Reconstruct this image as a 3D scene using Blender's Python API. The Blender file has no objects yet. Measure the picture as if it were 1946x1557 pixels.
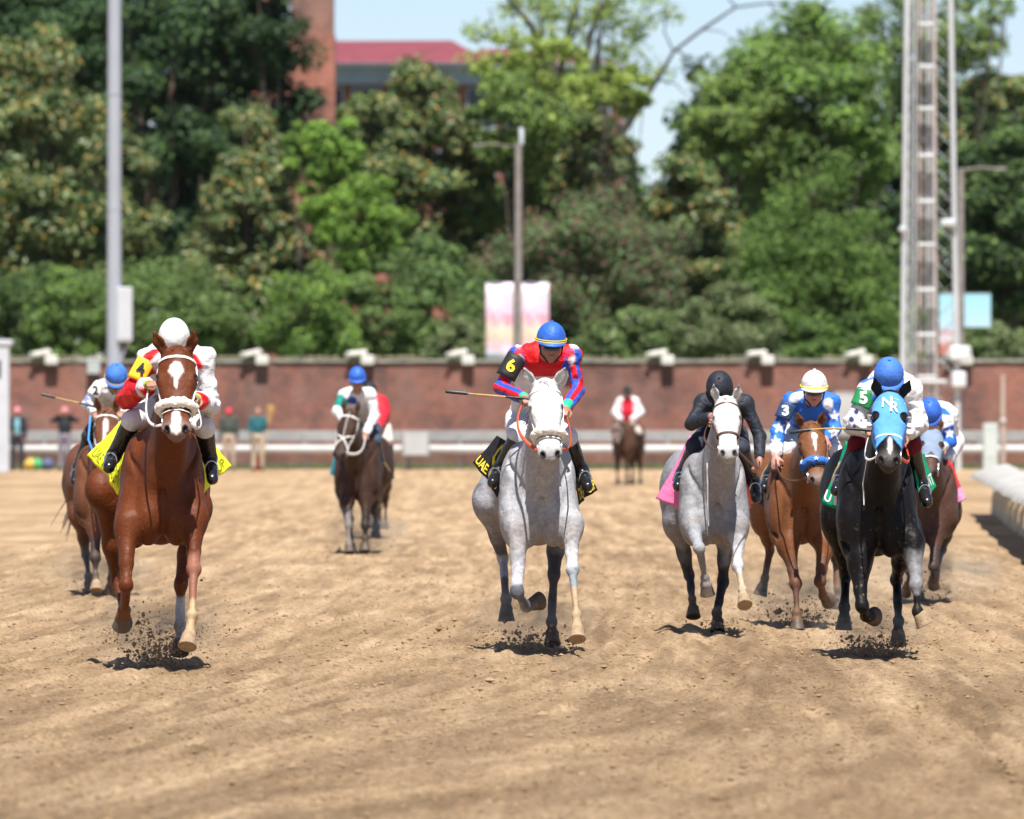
import bpy, math, random
import numpy as np
from mathutils import Vector, Matrix

# ------------------------------------------------------------------ camera, sky, sun, exposure
scene = bpy.context.scene
FPX = 16200.0            # focal length in photograph pixels (300 mm lens)
EYE = 1.65
HORIZON = 785.0
CX = 973.0
cam_data = bpy.data.cameras.new('camera')
cam_data.lens = 300.0 * (16200.0 / (1946.0 / 36.0 * 300.0))
cam_data.sensor_width = 36.0
cam_data.clip_start = 1.0
cam_data.clip_end = 6000.0
cam_data.dof.use_dof = True
cam_data.dof.focus_distance = 58.5
cam_data.dof.aperture_fstop = 5.0
cam_data.dof.aperture_blades = 0
cam = bpy.data.objects.new('camera', cam_data)
scene.collection.objects.link(cam)
cam.location = (0, 0, EYE)
cam.rotation_euler = (math.radians(90) + math.atan((HORIZON - 778.5) / FPX), 0, 0)
scene.camera = cam

SUN_EL = math.radians(62)
SUN_AZ = math.radians(4)      # measured from straight behind the camera, towards the left
world = bpy.data.worlds.new('World')
scene.world = world
world.use_nodes = True
wn = world.node_tree
for n in list(wn.nodes): wn.nodes.remove(n)
sky = wn.nodes.new('ShaderNodeTexSky')
sky.sky_type = 'NISHITA'
sky.sun_disc = False
sky.sun_elevation = SUN_EL
sky.sun_rotation = math.radians(180) - SUN_AZ
sky.air_density = 0.6
sky.dust_density = 0.3
sky.ozone_density = 2.0
bgn = wn.nodes.new('ShaderNodeBackground')
bgn.inputs['Strength'].default_value = 0.082
won = wn.nodes.new('ShaderNodeOutputWorld')
tint = wn.nodes.new('ShaderNodeMix'); tint.data_type = 'RGBA'; tint.blend_type = 'MULTIPLY'; tint.inputs[0].default_value = 1.0
tint.inputs[7].default_value = (1.08, 1.0, .97, 1)
wn.links.new(sky.outputs[0], tint.inputs[6])
wn.links.new(tint.outputs[2], bgn.inputs[0])
wn.links.new(bgn.outputs[0], won.inputs[0])

sun_data = bpy.data.lights.new('sun', 'SUN')
sun_data.energy = 5.0
sun_data.angle = math.radians(0.5)
sun_data.color = (1.0, 0.955, 0.89)
sun = bpy.data.objects.new('sun', sun_data)
scene.collection.objects.link(sun)
to_sun = Vector((math.sin(SUN_AZ) * math.cos(SUN_EL), -math.cos(SUN_AZ) * math.cos(SUN_EL), math.sin(SUN_EL)))
sun.rotation_euler = to_sun.to_track_quat('Z', 'Y').to_euler()
sun.location = (0, 0, 60)

scene.view_settings.view_transform = 'Standard'
scene.view_settings.look = 'None'
scene.view_settings.gamma = 1.0
scene.view_settings.exposure = 0.78
scene.view_settings.use_curve_mapping = False
scene.render.engine = 'CYCLES'

COL = scene.collection
rng = np.random.default_rng(7)
random.seed(7)

# ------------------------------------------------------------------ helpers: naming, meshes
def dist_for_ground(py):
    return FPX * EYE / (py - HORIZON)

def P(px, py, D):
    return np.array([(px - CX) * D / FPX, D, EYE - (py - HORIZON) * D / FPX])

def tag(o, label=None, cat=None, group=None, kind=None):
    if label: o['label'] = label
    if cat: o['category'] = cat
    if group: o['group'] = group
    if kind: o['kind'] = kind
    return o

def empty(name, loc):
    o = bpy.data.objects.new(name, None)
    o.empty_display_size = 0.2
    COL.objects.link(o)
    o.location = tuple(float(v) for v in loc)
    return o

def link(name, me, mat, parent=None, loc=None):
    o = bpy.data.objects.new(name, me)
    COL.objects.link(o)
    if mat is not None and len(me.materials) == 0: me.materials.append(mat)
    if parent is not None: o.parent = parent
    if loc is not None: o.location = tuple(float(v) for v in loc)
    return o

def np_mesh(name, V, F, cols=None, smooth=True):
    V = np.ascontiguousarray(V, dtype=np.float32)
    F = np.ascontiguousarray(F, dtype=np.int32)
    me = bpy.data.meshes.new(name)
    me.vertices.add(len(V)); me.vertices.foreach_set('co', V.ravel())
    k = F.shape[1]
    me.loops.add(F.size); me.loops.foreach_set('vertex_index', F.ravel())
    me.polygons.add(len(F)); me.polygons.foreach_set('loop_start', np.arange(len(F), dtype=np.int32) * k)
    me.update(calc_edges=True)
    me.polygons.foreach_set('use_smooth', np.full(len(F), bool(smooth)))
    if cols is not None:
        a = me.color_attributes.new('Col', 'FLOAT_COLOR', 'POINT')
        c = np.ones((len(V), 4), dtype=np.float32); c[:, :3] = cols
        a.data.foreach_set('color', c.ravel())
    me.update()
    return me

class MB:
    """collects small pieces, then links them as ONE mesh object"""
    def __init__(s): s.v = []; s.f = []
    def add(s, verts, faces):
        b = len(s.v)
        s.v += [tuple(float(c) for c in v) for v in verts]
        s.f += [tuple(i + b for i in f) for f in faces]
        return s
    def box(s, c, size, R=None):
        c = np.array(c, float); h = np.array(size, float) / 2
        pts = []
        for i in (-1, 1):
            for j in (-1, 1):
                for k in (-1, 1):
                    p = h * (i, j, k)
                    if R is not None: p = R @ p
                    pts.append(c + p)
        return s.add(pts, [(0, 1, 3, 2), (4, 6, 7, 5), (0, 4, 5, 1), (2, 3, 7, 6), (0, 2, 6, 4), (1, 5, 7, 3)])
    def bbox(s, c, size, bev=0.01, R=None):
        """box with bevelled edges (8-corner chamfer by lofted rings along z)"""
        c = np.array(c, float); hx, hy, hz = np.array(size, float) / 2
        b = min(bev, hx * .9, hy * .9, hz * .9)
        rings = []
        for z, e in ((-hz, b), (-hz + b, 0), (hz - b, 0), (hz, b)):
            x, y = hx - e, hy - e
            ring = [(-x + b, -y, z), (x - b, -y, z), (x, -y + b, z), (x, y - b, z), (x - b, y, z), (-x + b, y, z), (-x, y - b, z), (-x, -y + b, z)]
            rings.append(ring)
        pts = []
        for r in rings:
            for p in r:
                p = np.array(p)
                if R is not None: p = R @ p
                pts.append(c + p)
        f = []
        for i in range(3):
            for j in range(8):
                f.append((i * 8 + j, i * 8 + (j + 1) % 8, (i + 1) * 8 + (j + 1) % 8, (i + 1) * 8 + j))
        f.append(tuple(reversed(range(8)))); f.append(tuple(range(24, 32)))
        return s.add(pts, f)
    def tube(s, pts, r, n=8, flat=1.0, side=None, cap=True):
        pts = [np.array(p, float) for p in pts]
        m = len(pts)
        rr = r if hasattr(r, '__len__') else [r] * m
        prev = None; V = []
        for i, p in enumerate(pts):
            t = pts[min(i + 1, m - 1)] - pts[max(i - 1, 0)]
            t = t / (np.linalg.norm(t) + 1e-9)
            ref = np.array(side, float) if side is not None else (prev if prev is not None else np.array([0.3, 0.2, 1.0]) if abs(t[2]) < .9 else np.array([1., 0, 0]))
            u = ref - t * np.dot(ref, t)
            if np.linalg.norm(u) < 1e-5:
                ref = np.array([1., .3, 0]); u = ref - t * np.dot(ref, t)
            u /= np.linalg.norm(u); w = np.cross(t, u); prev = u
            for k in range(n):
                a = 2 * math.pi * k / n
                V.append(p + u * math.cos(a) * rr[i] + w * math.sin(a) * rr[i] * flat)
        F = []
        for i in range(m - 1):
            for k in range(n):
                F.append((i * n + k, i * n + (k + 1) % n, (i + 1) * n + (k + 1) % n, (i + 1) * n + k))
        if cap:
            F.append(tuple(reversed(range(n)))); F.append(tuple(range((m - 1) * n, m * n)))
        return s.add(V, F)
    def cyl(s, a, b, r, n=12, r2=None):
        return s.tube([a, b], [r, r if r2 is None else r2], n)
    def build(s, name, mat, parent=None, loc=None, smooth=False, cols=None):
        me = bpy.data.meshes.new(name)
        me.from_pydata(s.v, [], s.f)
        me.update()
        if smooth:
            me.polygons.foreach_set('use_smooth', np.full(len(me.polygons), True))
            try: me.set_sharp_from_angle(angle=math.radians(45))
            except Exception: pass
        return link(name, me, mat, parent, loc)

# ------------------------------------------------------------------ noise
_T = np.random.default_rng(3).random((32, 32, 32)).astype(np.float32)
def vnoise(Pt, scale, seed=0):
    q = np.asarray(Pt, dtype=np.float32) / scale + seed * 7.31
    i = np.floor(q).astype(np.int64); f = q - i; f = f * f * (3 - 2 * f)
    i0 = i % 32; i1 = (i + 1) % 32
    x0, y0, z0 = i0[..., 0], i0[..., 1], i0[..., 2]; x1, y1, z1 = i1[..., 0], i1[..., 1], i1[..., 2]
    fx, fy, fz = f[..., 0], f[..., 1], f[..., 2]
    a = _T[x0, y0, z0] * (1 - fx) + _T[x1, y0, z0] * fx
    b = _T[x0, y1, z0] * (1 - fx) + _T[x1, y1, z0] * fx
    c = _T[x0, y0, z1] * (1 - fx) + _T[x1, y0, z1] * fx
    d = _T[x0, y1, z1] * (1 - fx) + _T[x1, y1, z1] * fx
    return (a * (1 - fy) + b * fy) * (1 - fz) + (c * (1 - fy) + d * fy) * fz - 0.5

# ------------------------------------------------------------------ soft shapes (distance fields) turned into one continuous skin
def norm(v):
    v = np.array(v, float); return v / (np.linalg.norm(v) + 1e-12)

class RC:      # rounded cone a->b, may be flattened across
    def __init__(s, a, b, ra, rb, k=0.03, sv=1.0, sw=1.0, v=None, sub=False, g=None):
        s.a = np.array(a, float); s.b = np.array(b, float); s.ra = ra; s.rb = rb; s.k = k; s.sub = sub; s.g = g
        u = s.b - s.a; s.L = np.linalg.norm(u) + 1e-9; s.u = u / s.L
        ref = np.array(v if v is not None else (1, 0, 0), float)
        w = ref - s.u * np.dot(ref, s.u)
        if np.linalg.norm(w) < 1e-4: ref = np.array([0, 1., 0.1]); w = ref - s.u * np.dot(ref, s.u)
        s.vd = norm(w); s.wd = np.cross(s.u, s.vd); s.sv = sv; s.sw = sw
    def grow(s, d, k=None):
        r = RC(s.a, s.b, s.ra + d, s.rb + d, s.k if k is None else k, s.sv, s.sw, s.vd, s.sub, s.g); return r
    def bounds(s):
        m = max(s.ra, s.rb) * max(1, s.sv, s.sw)
        return np.minimum(s.a, s.b) - m, np.maximum(s.a, s.b) + m
    def ev(s, x, y, z):
        qx, qy, qz = x - s.a[0], y - s.a[1], z - s.a[2]
        h = qx * s.u[0] + qy * s.u[1] + qz * s.u[2]
        t = np.clip(h / s.L, 0, 1)
        ax = h - t * s.L
        v = (qx * s.vd[0] + qy * s.vd[1] + qz * s.vd[2]) / s.sv
        w = (qx * s.wd[0] + qy * s.wd[1] + qz * s.wd[2]) / s.sw
        return (np.sqrt(ax * ax + v * v + w * w) - (s.ra + (s.rb - s.ra) * t)) * min(1.0, s.sv, s.sw)

class EL:      # ellipsoid; axes = rows of R
    def __init__(s, c, r, R=None, k=0.05, sub=False, g=None):
        s.c = np.array(c, float); s.r = np.array(r, float); s.R = np.eye(3) if R is None else np.array(R, float); s.k = k; s.sub = sub; s.g = g
    def grow(s, d, k=None):
        return EL(s.c, s.r + d, s.R, s.k if k is None else k, s.sub, s.g)
    def bounds(s):
        e = np.sqrt(((s.R * s.r[:, None]) ** 2).sum(0))
        return s.c - e, s.c + e
    def ev(s, x, y, z):
        qx, qy, qz = x - s.c[0], y - s.c[1], z - s.c[2]
        p = [qx * s.R[i, 0] + qy * s.R[i, 1] + qz * s.R[i, 2] for i in range(3)]
        k0 = np.sqrt(sum((p[i] / s.r[i]) ** 2 for i in range(3))) + 1e-9
        k1 = np.sqrt(sum((p[i] / s.r[i] ** 2) ** 2 for i in range(3))) + 1e-9
        return k0 * (k0 - 1) / k1

def smin(a, b, k):
    h = np.maximum(k - np.abs(a - b), 0) / k
    return np.minimum(a, b) - h * h * k * 0.25

def evp(prims, Q):
    Q = np.asarray(Q, float); F = None
    for p in prims:
        d = p.ev(Q[..., 0], Q[..., 1], Q[..., 2])
        if F is None: F = d if not p.sub else np.ones_like(d)
        elif p.sub: F = -smin(-F, d, max(p.k, 1e-4))
        else: F = smin(F, d, max(p.k, 1e-4))
    return F

def skin(prims, h, clip=None):
    lo = np.min([p.bounds()[0] for p in prims if not p.sub], axis=0) - 3 * h - .03
    hi = np.max([p.bounds()[1] for p in prims if not p.sub], axis=0) + 3 * h + .03
    n = np.ceil((hi - lo) / h).astype(int) + 1
    F = np.full(n, 0.5, dtype=np.float32)
    ax = [lo[i] + np.arange(n[i]) * h for i in range(3)]
    for p in prims:
        b0, b1 = p.bounds(); m = p.k + 2.5 * h + .004
        i0 = np.clip(np.floor((b0 - m - lo) / h).astype(int), 0, n - 1)
        i1 = np.clip(np.ceil((b1 + m - lo) / h).astype(int) + 1, 1, n)
        sl = tuple(slice(i0[i], i1[i]) for i in range(3))
        x = ax[0][sl[0]][:, None, None].astype(np.float32); y = ax[1][sl[1]][None, :, None].astype(np.float32); z = ax[2][sl[2]][None, None, :].astype(np.float32)
        d = p.ev(x, y, z).astype(np.float32)
        if p.sub: F[sl] = -smin(-F[sl], d, max(p.k, 1e-4))
        else: F[sl] = smin(F[sl], d, max(p.k, 1e-4))
    if clip is not None:
        X, Y, Z = np.meshgrid(*[a.astype(np.float32) for a in ax], indexing='ij', sparse=True)
        F = np.maximum(F, clip(X, Y, Z).astype(np.float32))
    F[0] = F[-1] = .5; F[:, 0] = F[:, -1] = .5; F[:, :, 0] = F[:, :, -1] = .5
    return nets(F, lo, h)

def nets(F, lo, h):
    s = F < 0
    c = np.zeros(np.array(F.shape) - 1, dtype=np.int8)
    for i in (0, 1):
        for j in (0, 1):
            for k in (0, 1):
                c += s[i:i + c.shape[0], j:j + c.shape[1], k:k + c.shape[2]]
    act = (c > 0) & (c < 8)
    ci = np.argwhere(act)
    idx = np.full(c.shape, -1, dtype=np.int32); idx[act] = np.arange(len(ci))
    acc = np.zeros((len(ci), 3)); cnt = np.zeros(len(ci))
    I, J, K = ci.T
    cor = {}
    for i in (0, 1):
        for j in (0, 1):
            for k in (0, 1): cor[i, j, k] = F[I + i, J + j, K + k]
    for a in range(3):
        for u in (0, 1):
            for v in (0, 1):
                p0 = [0, 0, 0]; p0[(a + 1) % 3] = u; p0[(a + 2) % 3] = v
                p1 = list(p0); p1[a] = 1
                f0 = cor[tuple(p0)]; f1 = cor[tuple(p1)]
                m = (f0 < 0) != (f1 < 0)
                t = np.where(m, f0 / np.where(np.abs(f0 - f1) < 1e-9, 1, f0 - f1), 0)
                pos = np.zeros((len(ci), 3)); pos[:, a] = t; pos[:, (a + 1) % 3] = u; pos[:, (a + 2) % 3] = v
                acc += pos * m[:, None]; cnt += m
    V = lo + (ci + acc / np.maximum(cnt, 1)[:, None]) * h
    Fs = []
    for a in range(3):
        b, cc = (a + 1) % 3, (a + 2) % 3
        s0 = np.take(s, np.arange(s.shape[a] - 1), axis=a); s1 = np.take(s, np.arange(1, s.shape[a]), axis=a)
        e = np.argwhere(s0 != s1)
        e = e[(e[:, b] > 0) & (e[:, cc] > 0) & (e[:, b] < s.shape[b] - 1) & (e[:, cc] < s.shape[cc] - 1)]
        def cell(db, dc):
            q = e.copy(); q[:, b] += db; q[:, cc] += dc
            return idx[q[:, 0], q[:, 1], q[:, 2]]
        q = np.stack([cell(-1, -1), cell(0, -1), cell(0, 0), cell(-1, 0)], 1)
        ins = s[e[:, 0], e[:, 1], e[:, 2]]
        q[~ins] = q[~ins][:, ::-1]
        Fs.append(q)
    return V.astype(np.float32), np.concatenate(Fs)

def prim_mask(p, soft=0.008, wob=0.0, ws=0.03):
    def f(V):
        d = p.ev(V[:, 0], V[:, 1], V[:, 2])
        if wob: d = d + vnoise(V, ws, 2) * 2 * wob
        return np.clip(.5 - d / (2 * soft), 0, 1)
    return f

def paint(V, base, layers):
    C = np.tile(np.array(base, dtype=np.float32), (len(V), 1))
    for m, c in layers:
        w = m(V) if callable(m) else m
        w = np.clip(w, 0, 1)[:, None]
        C = C * (1 - w) + np.array(c, dtype=np.float32) * w
    return C

# ------------------------------------------------------------------ materials
def new_mat(name):
    m = bpy.data.materials.new(name); m.use_nodes = True
    nt = m.node_tree
    return m, nt, nt.nodes['Principled BSDF']

def mat_plain(name, col, rough=.6, var=.15, scale=8., bump=.0, bscale=40., metal=0., spec=.5, sheen=0., attr=False, coat=0., stretch=None):
    m, nt, b = new_mat(name)
    N, L = nt.nodes, nt.links
    tc = N.new('ShaderNodeTexCoord')
    vec = tc.outputs['Object']
    if stretch:
        mp = N.new('ShaderNodeMapping'); mp.inputs['Scale'].default_value = stretch
        L.new(vec, mp.inputs[0]); vec = mp.outputs[0]
    nz = N.new('ShaderNodeTexNoise'); nz.inputs['Scale'].default_value = scale; nz.inputs['Detail'].default_value = 5
    L.new(vec, nz.inputs['Vector'])
    mr = N.new('ShaderNodeMapRange'); mr.inputs['From Min'].default_value = .25; mr.inputs['From Max'].default_value = .75
    mr.inputs['To Min'].default_value = 1 - var; mr.inputs['To Max'].default_value = 1 + var
    L.new(nz.outputs['Fac'], mr.inputs['Value'])
    mx = N.new('ShaderNodeVectorMath'); mx.operation = 'SCALE'
    if attr:
        at = N.new('ShaderNodeAttribute'); at.attribute_name = 'Col'
        L.new(at.outputs['Color'], mx.inputs[0])
    else:
        mx.inputs[0].default_value = col[:3]
    L.new(mr.outputs[0], mx.inputs['Scale'])
    L.new(mx.outputs[0], b.inputs['Base Color'])
    b.inputs['Roughness'].default_value = rough
    b.inputs['Metallic'].default_value = metal
    b.inputs['Specular IOR Level'].default_value = spec
    if sheen: b.inputs['Sheen Weight'].default_value = sheen
    if coat: b.inputs['Coat Weight'].default_value = coat; b.inputs['Coat Roughness'].default_value = .15
    if bump:
        nb = N.new('ShaderNodeTexNoise'); nb.inputs['Scale'].default_value = bscale; nb.inputs['Detail'].default_value = 4
        L.new(vec, nb.inputs['Vector'])
        bp = N.new('ShaderNodeBump'); bp.inputs['Strength'].default_value = 1.0; bp.inputs['Distance'].default_value = bump
        L.new(nb.outputs['Fac'], bp.inputs['Height']); L.new(bp.outputs[0], b.inputs['Normal'])
    return m

M = {}
M['coat'] = mat_plain('horse_coat', (1, 1, 1), .54, .20, 55., .005, 34., spec=.20, attr=True)
M['coat_black'] = mat_plain('black_horse_coat', (1, 1, 1), .50, .25, 50., .006, 28., spec=.16, attr=True)
M['coat_grey'] = mat_plain('grey_horse_coat', (1, 1, 1), .65, .20, 45., .008, 30., spec=.2, attr=True)
M['silk'] = mat_plain('racing_silk', (1, 1, 1), .58, .06, 9., .026, 16., spec=.25, attr=True)
M['cloth'] = mat_plain('cloth', (1, 1, 1), .75, .10, 14., .012, 18., spec=.25, attr=True)
M['skin'] = mat_plain('skin', (1, 1, 1), .5, .08, 20., .001, 90., spec=.4, attr=True)
M['boot'] = mat_plain('boot_leather', (.012, .012, .014), .25, .3, 20., .004, 30., spec=.6)
M['leather'] = mat_plain('brown_leather', (.10, .045, .02), .5, .3, 30., .002, 60.)
M['dark_leather'] = mat_plain('dark_leather', (.02, .014, .011), .4, .3, 30., .002, 60.)
M['white_strap'] = mat_plain('white_strap', (.72, .71, .68), .55, .12, 30., .002, 60.)
M['fleece'] = mat_plain('fleece', (.78, .74, .66), .95, .14, 60., .012, 70., spec=.1, sheen=.3)
M['blue_fleece'] = mat_plain('blue_fleece', (.05, .16, .52), .9, .14, 60., .01, 70., spec=.1)
M['steel'] = mat_plain('steel', (.55, .56, .58), .35, .1, 10., metal=.9)
M['black'] = mat_plain('black_rubber', (.012, .012, .013), .45, .3, 30., .002, 50.)
M['tan_pad'] = mat_plain('tan_pad', (.45, .30, .12), .8, .2, 30., .004, 40.)
M['hoof'] = mat_plain('hoof_horn', (.09, .065, .045), .6, .35, 30., .005, 40.)
M['hoof_dusty'] = mat_plain('dusty_hoof', (.31, .22, .135), .85, .25, 30., .008, 60.)
M['hair_dark'] = mat_plain('dark_horse_hair', (.018, .012, .010), .5, .3, 60., .004, 90.)
M['hair_grey'] = mat_plain('grey_horse_hair', (.30, .30, .31), .6, .3, 60., .004, 90.)
M['hair_chestnut'] = mat_plain('chestnut_horse_hair', (.20, .065, .022), .5, .3, 60., .004, 90.)
M['eye'] = mat_plain('eye_gloss', (.008, .006, .006), .06, .2, 30., spec=.8, coat=1.)
M['goggle'] = mat_plain('goggle_lens', (.05, .045, .04), .08, .3, 30., spec=.8)
M['orange_rubber'] = mat_plain('orange_rein_rubber', (.62, .10, .04), .6, .15, 30., .003, 60.)
M['blue_strap'] = mat_plain('blue_strap', (.05, .26, .62), .6, .15, 30.)
M['green'] = mat_plain('green_cloth', (.02, .42, .20), .6, .1, 30., .004, 40.)
def solid(name, col, rough=.6, **k):
    if name not in M: M[name] = mat_plain(name, col, rough, .1, 20., .002, 60., **k)
    return M[name]
# ------------------------------------------------------------------ horses
def strand_bundle(base, tipdir, length, n, spread, r, droop=.0, seed=1):
    rg = np.random.default_rng(seed); mb = MB()
    for i in range(n):
        b = np.array(base) + rg.normal(0, spread * .25, 3)
        d = norm(np.array(tipdir) + rg.normal(0, .08, 3)); L = length * rg.uniform(.6, 1.0)
        bend = rg.normal(0, .05, 3)
        pts = [b + d * L * t + (np.array([0, 0, -droop]) + bend) * L * t * t for t in np.linspace(0, 1, 6)]
        mb.tube(pts, [r * (1 - .75 * t) for t in np.linspace(0, 1, 6)], 4, flat=.5)
    return mb

def make_horse(s):
    D, sc = s['D'], s['sc']
    h = s.get('h', .012)
    zc = EYE - (s['bottom'] - HORIZON) * (D - .4) / FPX
    xc = (s['cx'] - CX) * (D - .4) / FPX
    rx = s.get('rx', 0.)
    fwd = norm((-rx, -1.3, 0)); side = np.array([-fwd[1], fwd[0], 0])
    rootw = np.array([xc, D, 0]) - fwd * np.array([1, 1, 0]) * .4 * sc
    rootw[1] = D
    root = empty(s.get('name', 'horse'), rootw)
    tag(root, s['label'], 'horse', s.get('group', 'racehorses galloping towards the camera'))
    zo = zc - .80 * sc
    def T(x, a, z): return side * x * sc - fwd * a * sc + np.array([0, 0, z * sc + zo])
    def Q(px, py, dy): return P(px, py, D + dy) - rootw
    hx = [side, -fwd, np.array([0, 0, 1.])]
    pr = []
    A = pr.append
    # trunk
    A(EL(T(0, .36, 1.19), np.array([.255, .60, .35]) * sc, hx, .1))
    A(EL(T(0, -.14, 1.17), np.array([.225, .34, .36]) * sc, hx, .12))
    for q in (-1, 1):
        A(EL(T(q * .145, -.12, 1.20), np.array([.12, .24, .34]) * sc, hx, .07))
        A(EL(T(q * .170, -.28, 1.02), np.array([.105, .16, .22]) * sc, hx, .05))
        A(EL(T(q * .090, -.40, .99), np.array([.105, .12, .185]) * sc, hx, .03))
        A(EL(T(q * .15, 1.12, 1.24), np.array([.175, .36, .31]) * sc, hx, .09))
        A(EL(T(q * .10, 1.32, 1.18), np.array([.13, .22, .26]) * sc, hx, .07))
    A(EL(T(0, .10, 1.44), np.array([.085, .32, .15]) * sc, hx, .10))
    A(EL(T(0, .9, 1.36), np.array([.20, .5, .17]) * sc, hx, .10))
    # head frame
    poll = Q(*s['poll']); Lh = .60 * sc * s.get('head', 1.)
    mz = Q(s['muz'][0], s['muz'][1], s['poll'][2])
    dv = mz - poll; fw = math.sqrt(max(Lh ** 2 - dv[0] ** 2 - dv[2] ** 2, .03)) * s.get('headfwd', 1.)
    mz = mz + np.array([0, -fw, 0])
    ha = norm(mz - poll)
    roll = s.get('roll', 0.)
    lat0 = np.array([math.cos(roll), s.get('headturn', 0.), math.sin(roll)])
    hl = norm(lat0 - ha * np.dot(lat0, ha)); hf = np.cross(ha, hl)
    if hf[1] > 0: hf = -hf
    hs = Lh / .60
    hw = s.get('hw', 1.17)
    def H(x, a, f): return poll + (hl * x * hw + ha * a + hf * f) * hs
    hr = [hl, ha, hf]
    # neck
    nb = T(0, -.10, 1.20); nt = H(0, .04, -.12)
    A(RC(nb, nt, .240 * sc, .112 * sc, .10, .68, 1.1, side))
    A(RC(T(0, -.34, 1.14), H(0, .16, -.16), .15 * sc, .085 * sc, .09, .85, 1.0, side))
    head = []
    B = head.append
    B(EL(H(0, .07, -.10), np.array([.088, .135, .105]) * hs, hr, .04))
    B(EL(H(0, .17, -.065), np.array([.092, .12, .062]) * hs, hr, .04))
    B(RC(H(0, .12, -.075), H(0, .47, -.055), .074 * hs, .046 * hs, .035, 1.05, .8, hl))
    for q in (-1, 1):
        B(EL(H(q * .078, .185, -.055), np.array([.026, .040, .032]) * hs, hr, .025))
        B(EL(H(q * .050, .23, -.155), np.array([.042, .135, .095]) * hs, hr, .04))
        B(RC(H(q * .052, .24, -.055), H(q * .036, .42, -.075), .022 * hs, .018 * hs, .03, 1, 1, hl))
        B(RC(H(q * .036, .44, -.072), H(q * .042, .545, -.058), .026 * hs, .030 * hs, .025, 1, 1, hl))
    B(RC(H(0, .28, -.155), H(0, .50, -.115), .062 * hs, .036 * hs, .04, .8, 1., hl))
    B(EL(H(0, .535, -.080), np.array([.056, .068, .052]) * hs, hr, .03))
    B(EL(H(0, .575, -.095), np.array([.044, .032, .040]) * hs, hr, .02))
    B(EL(H(0, .550, -.138), np.array([.036, .050, .026]) * hs, hr, .012))
    up = np.array([0, 0, 1.])
    for q in (-1, 1):
        eb = H(q * .055, -.005, -.055)
        if 'ears' in s:
            tip = Q(*s['ears'][0 if q < 0 else 1]) if len(s['ears'][0]) == 3 else eb + np.array(s['ears'][0]) * (q, 1, 1)
        else:
            tip = eb + (up * .9 + side * q * .22 - ha * .3 + np.array([0, -.12, 0])) * .15 * hs
        mid = eb * .52 + tip * .48 + side * q * .008
        ed = norm(tip - eb); ev_ = norm(np.cross(ed, np.array([0, 1., .2])))
        head.append(RC(eb, mid, .029 * hs, .036 * hs, .018, 1., .55, ev_, g='ear'))
        head.append(RC(mid, tip, .035 * hs, .005 * hs, .008, 1., .55, ev_, g='ear'))
        fr = norm(np.cross(ed, ev_)); fr = fr if fr[1] < 0 else -fr
        head.append(RC(eb * .7 + tip * .3 + fr * .022 * hs, eb * .22 + tip * .78 + fr * .014 * hs, .021 * hs, .009 * hs, .004, 1, .8, ev_, sub=True, g='ear'))
    for p in head:
        if p.g != 'ear':
            if isinstance(p, EL): p.r = p.r * np.array([hw, 1, 1])
            else: p.sv *= hw
    for q in (-1, 1):
        head.append(EL(H(q * .046, .562, -.035), np.array([.014, .026, .024]) * hs, norm_frame(hl * 1 + ha * q * .45, ha, hf), .004, sub=True))
        head.append(EL(H(q * .098, .185, -.048), np.array([.014, .019, .015]) * hs, hr, .004, sub=True))
    headonly = [p for p in head if not p.sub and p.g != 'ear']
    # legs
    hooves = []; legp = []
    def leg(pts, front, q):
        j = [Q(*p) for p in pts]
        j0, k0, f0, h0 = j
        vx = side
        if front:
            A(RC(T(q * .17, -.12, 1.02), j0, .12 * sc, .085 * sc, .07, .8, 1.15, vx))
            A(RC(j0, j0 * .35 + k0 * .65, .092 * sc, .047 * sc, .05, .88, 1.1, vx))
            A(RC(j0 * .35 + k0 * .65, k0, .045 * sc, .038 * sc, .02, 1, 1, vx))
            A(EL(k0, np.array([.050, .047, .052]) * sc, None, .018))
            rC = .0245
        else:
            A(RC(T(q * .15, 1.15, 1.12), j0, .20 * sc, .125 * sc, .09, .75, 1.1, vx))
            A(RC(j0, j0 * .4 + k0 * .6, .115 * sc, .065 * sc, .06, .8, 1.1, vx))
            A(RC(j0 * .4 + k0 * .6, k0, .065 * sc, .044 * sc, .04, .85, 1.1, vx))
            A(EL(k0 + np.array([0, .015, 0]), np.array([.043, .060, .058]) * sc, None, .025))
            rC = .029
        A(RC(k0, f0, (rC + .008) * sc, rC * sc, .02, .9, 1.15, vx))
        A(EL(f0, np.array([.040, .044, .040]) * sc, None, .015))
        d = h0 - f0; co = f0 + d * .72
        A(RC(f0, co, .027 * sc, .034 * sc, .015, 1, 1, vx))
        A(EL(co, np.array([.046, .050, .030]) * sc, None, .02))
        hooves.append((co, norm(d), len(pts[3]) and h0))
        legp.append((j0, k0, f0, co, front))
    for key, front, q in (('fl', True, -1), ('fr', True, 1), ('hl', False, -1), ('hr', False, 1)):
        leg(s[key], front, q)
    A(RC(T(0, -.56, .86), T(0, -.50, 1.16), .014 * sc, .010 * sc, .05, sub=True))
    for q in (-1, 1):
        A(RC(T(q * .135, -.50, 1.20), T(q * .215, -.22, 1.42), .010 * sc, .008 * sc, .045, sub=True))
        A(RC(T(q * .20, -.42, .86), T(q * .285, -.18, 1.05), .008 * sc, .010 * sc, .04, sub=True))
    pr += head
    V, F = skin(pr, h)
    nrm_ = vnormals(V, F); calm = np.clip((np.linalg.norm(V - poll, axis=1) - .5) / .2, .15, 1)
    V = (V + nrm_ * ((vnoise(V, .13, 11) * .020 + (.15 - np.abs(vnoise(V * [1, 1, .45], .08, 12))) * .009) * calm)[:, None]).astype(np.float32)
    # small muscle relief
    # ---- coat colours
    base = np.array(s['coat'])
    C = paint(V, base, [])
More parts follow.
